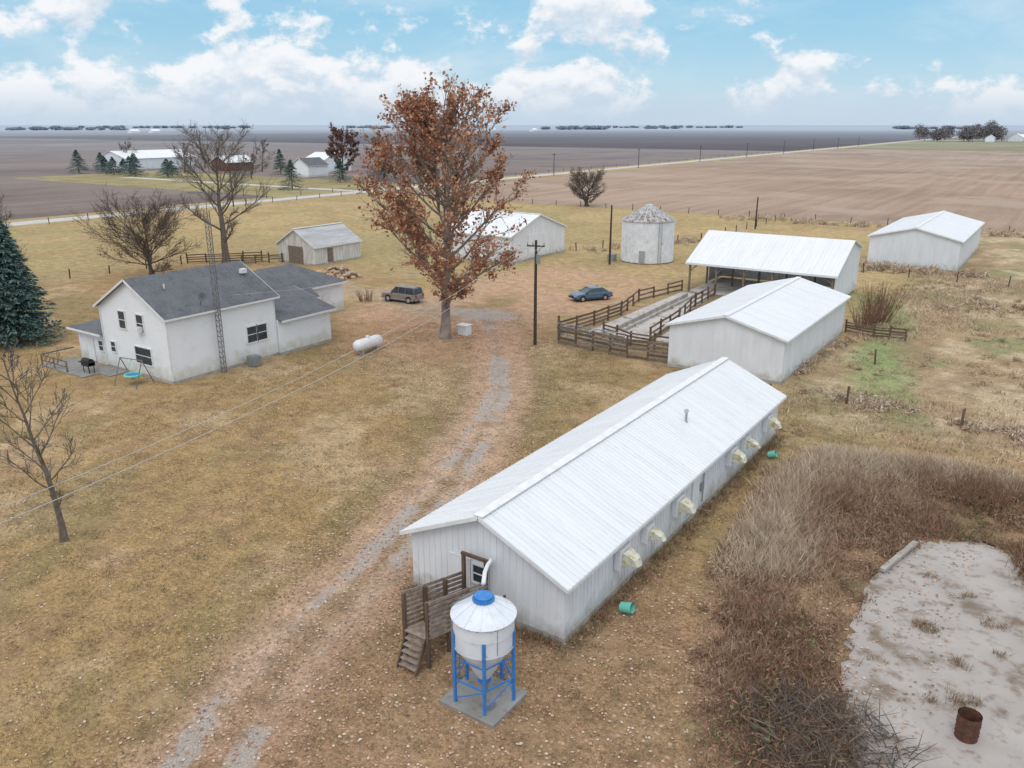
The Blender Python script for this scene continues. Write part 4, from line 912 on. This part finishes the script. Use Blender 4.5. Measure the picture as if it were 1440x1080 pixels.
# ------------------------------------------------------------------ neighbouring farmstead and horizon
def hut(name,x,y,lx,ly,e,r,axis='y',wall='whitemetal',roof='roofmetal'):
    return gable(name,x-lx/2,x+lx/2,y-ly/2,y+ly/2,e,r,axis,.4,wall,roof,rib=0)
hut('distant_machine_shed',-352,226,22,34,5,8,'y')
hut('distant_barn',-300,232,10,14,4,6.5,'y',wall='oldred')
hut('distant_house',-243,223,9,10,4.5,7,'y',wall='siding',roof='shingle')
hut('distant_barn',-262,250,12,16,5,8,'x')
for i,(x,y,h,r) in enumerate(((-338,186,9.5,4),(-329,192,7,3.4),(-318,189,7,3.2),(-322,196,6,3),(-300,187,9,3.6),(-284,190,7,4),(-263,226,10,3.2),(-199,175,9,3.6),(-212,208,8,3.2),(-345,200,8,3.5),(-290,196,6,3.5),(-308,190,7.5,3.6),(-205,220,9,4))): spruce('spruce_tree',x,y,h,r*1.3,9000,20+i)
maroon=[flat('maroon_leaf',(.22,.12,.10)),flat('maroon_leaf2',(.15,.09,.085)),flat('maroon_leaf3',(.27,.15,.13))]
grow_tree('bare_tree',(-222,219,0),14,7,M['barkdark'],nleaf=6000,leafsize=.6,leaf_mats=maroon,trunkR=.4,first=.12,n1=16,n2=6,n3=4,seed=41,shape='round')
grow_tree('bare_tree',(-210,228,0),10,6,M['barkdark'],nleaf=3500,leafsize=.55,leaf_mats=maroon,trunkR=.35,first=.12,n1=14,n2=6,n3=4,seed=42,shape='round')
for i,(x,y,h) in enumerate(((-350,215,10),(-200,236,10),(-195,246,10),(-305,212,10),(-285,235,10),(-255,205,7),(-330,240,9))):
    grow_tree('bare_tree',(x,y,0),h,h*.45,M['barkdark'],trunkR=.25,first=.15,n1=10,n2=6,n3=5,n4=1,seed=50+i,shape='round',nleaf=700,leafsize=.4,leaf_mats=[flat('far_twig',(.19,.155,.145))]*3)
def treemass(name,pts,m,seed=0):
    r=np.random.default_rng(seed); Vs=[]
    for (x,y,w_,h) in pts:
        n=900; u=r.normal(size=(n,3)); u/=np.linalg.norm(u,axis=1)[:,None]; q=r.random(n)[:,None]**.4
        P=u*q*np.array([w_/2,w_/2,h*.42])*(1+.25*r.normal(size=(n,1))*.6)+np.array([x,y,h*.55]); P[:,2]=np.clip(P[:,2],.3,None)
        a=r.normal(size=(n,3))*w_*.06; c=r.normal(size=(n,3))*w_*.06; Vs.append(np.stack([P,P+a,P+c],1))
    V=np.concatenate(Vs); return tris(name,V,r.integers(0,2,len(V)),m,3)
farm=[flat('hazy_twigs',(.24,.215,.23)),flat('hazy_twigs_dark',(.18,.175,.19))]  # twig colours already tinted with painted distance haze
c34,s34=math.cos(math.radians(34)),math.sin(math.radians(34))
def cf(x,y): return (x*c34-y*s34,x*s34+y*c34)
pts=[]
rd=random.Random(8)
for i in range(13):
    X_,Y_=cf(490+i*7.5,1000+rd.uniform(-40,60)); pts.append((X_,Y_,rd.uniform(12,20),rd.uniform(14,24)))
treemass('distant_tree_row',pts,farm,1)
X_,Y_=cf(585,990); hut('distant_barn',X_,Y_,14,30,5,9,'y'); X_,Y_=cf(610,1010); hut('distant_barn',X_,Y_,20,26,5,8,'x'); X_,Y_=cf(538,960); hut('distant_house',X_,Y_,9,11,5,8,'y',wall='siding')
far2=[flat('blue_haze_trees',(.34,.39,.46)),flat('blue_haze_trees_dark',(.29,.335,.41))]  # horizon trees: blue haze is painted into their colour
pts=[]
for (px,w_,d) in ((-1750,420,3000),(-1180,90,3400),(-620,120,3600),(140,260,3300),(620,180,3900),(-250,80,2600),(1600,500,3600),(2150,300,2600),(-2300,900,4600),(300,1100,5000),(-900,300,4800)):
    for i in range(int(w_/24)):
        if rd.random()<.25: continue
        X_,Y_=cf(px+i*24+rd.uniform(-12,12),d+rd.uniform(-80,80)); pts.append((X_,Y_,rd.uniform(22,44),rd.uniform(6,14)))
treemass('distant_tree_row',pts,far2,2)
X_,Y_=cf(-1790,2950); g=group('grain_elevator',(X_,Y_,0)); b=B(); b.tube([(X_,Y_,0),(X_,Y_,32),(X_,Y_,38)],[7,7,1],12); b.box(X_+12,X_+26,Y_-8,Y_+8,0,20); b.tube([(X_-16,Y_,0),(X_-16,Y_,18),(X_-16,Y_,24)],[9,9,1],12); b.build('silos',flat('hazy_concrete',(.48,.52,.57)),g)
for (px,d) in ((-840,1900),(-815,1950),(60,2400),(-60,2600)):
    X_,Y_=cf(px,d); hut('distant_house',X_,Y_,16,20,5,9,'y')
bpy.context.scene.view_settings.view_transform='Standard'
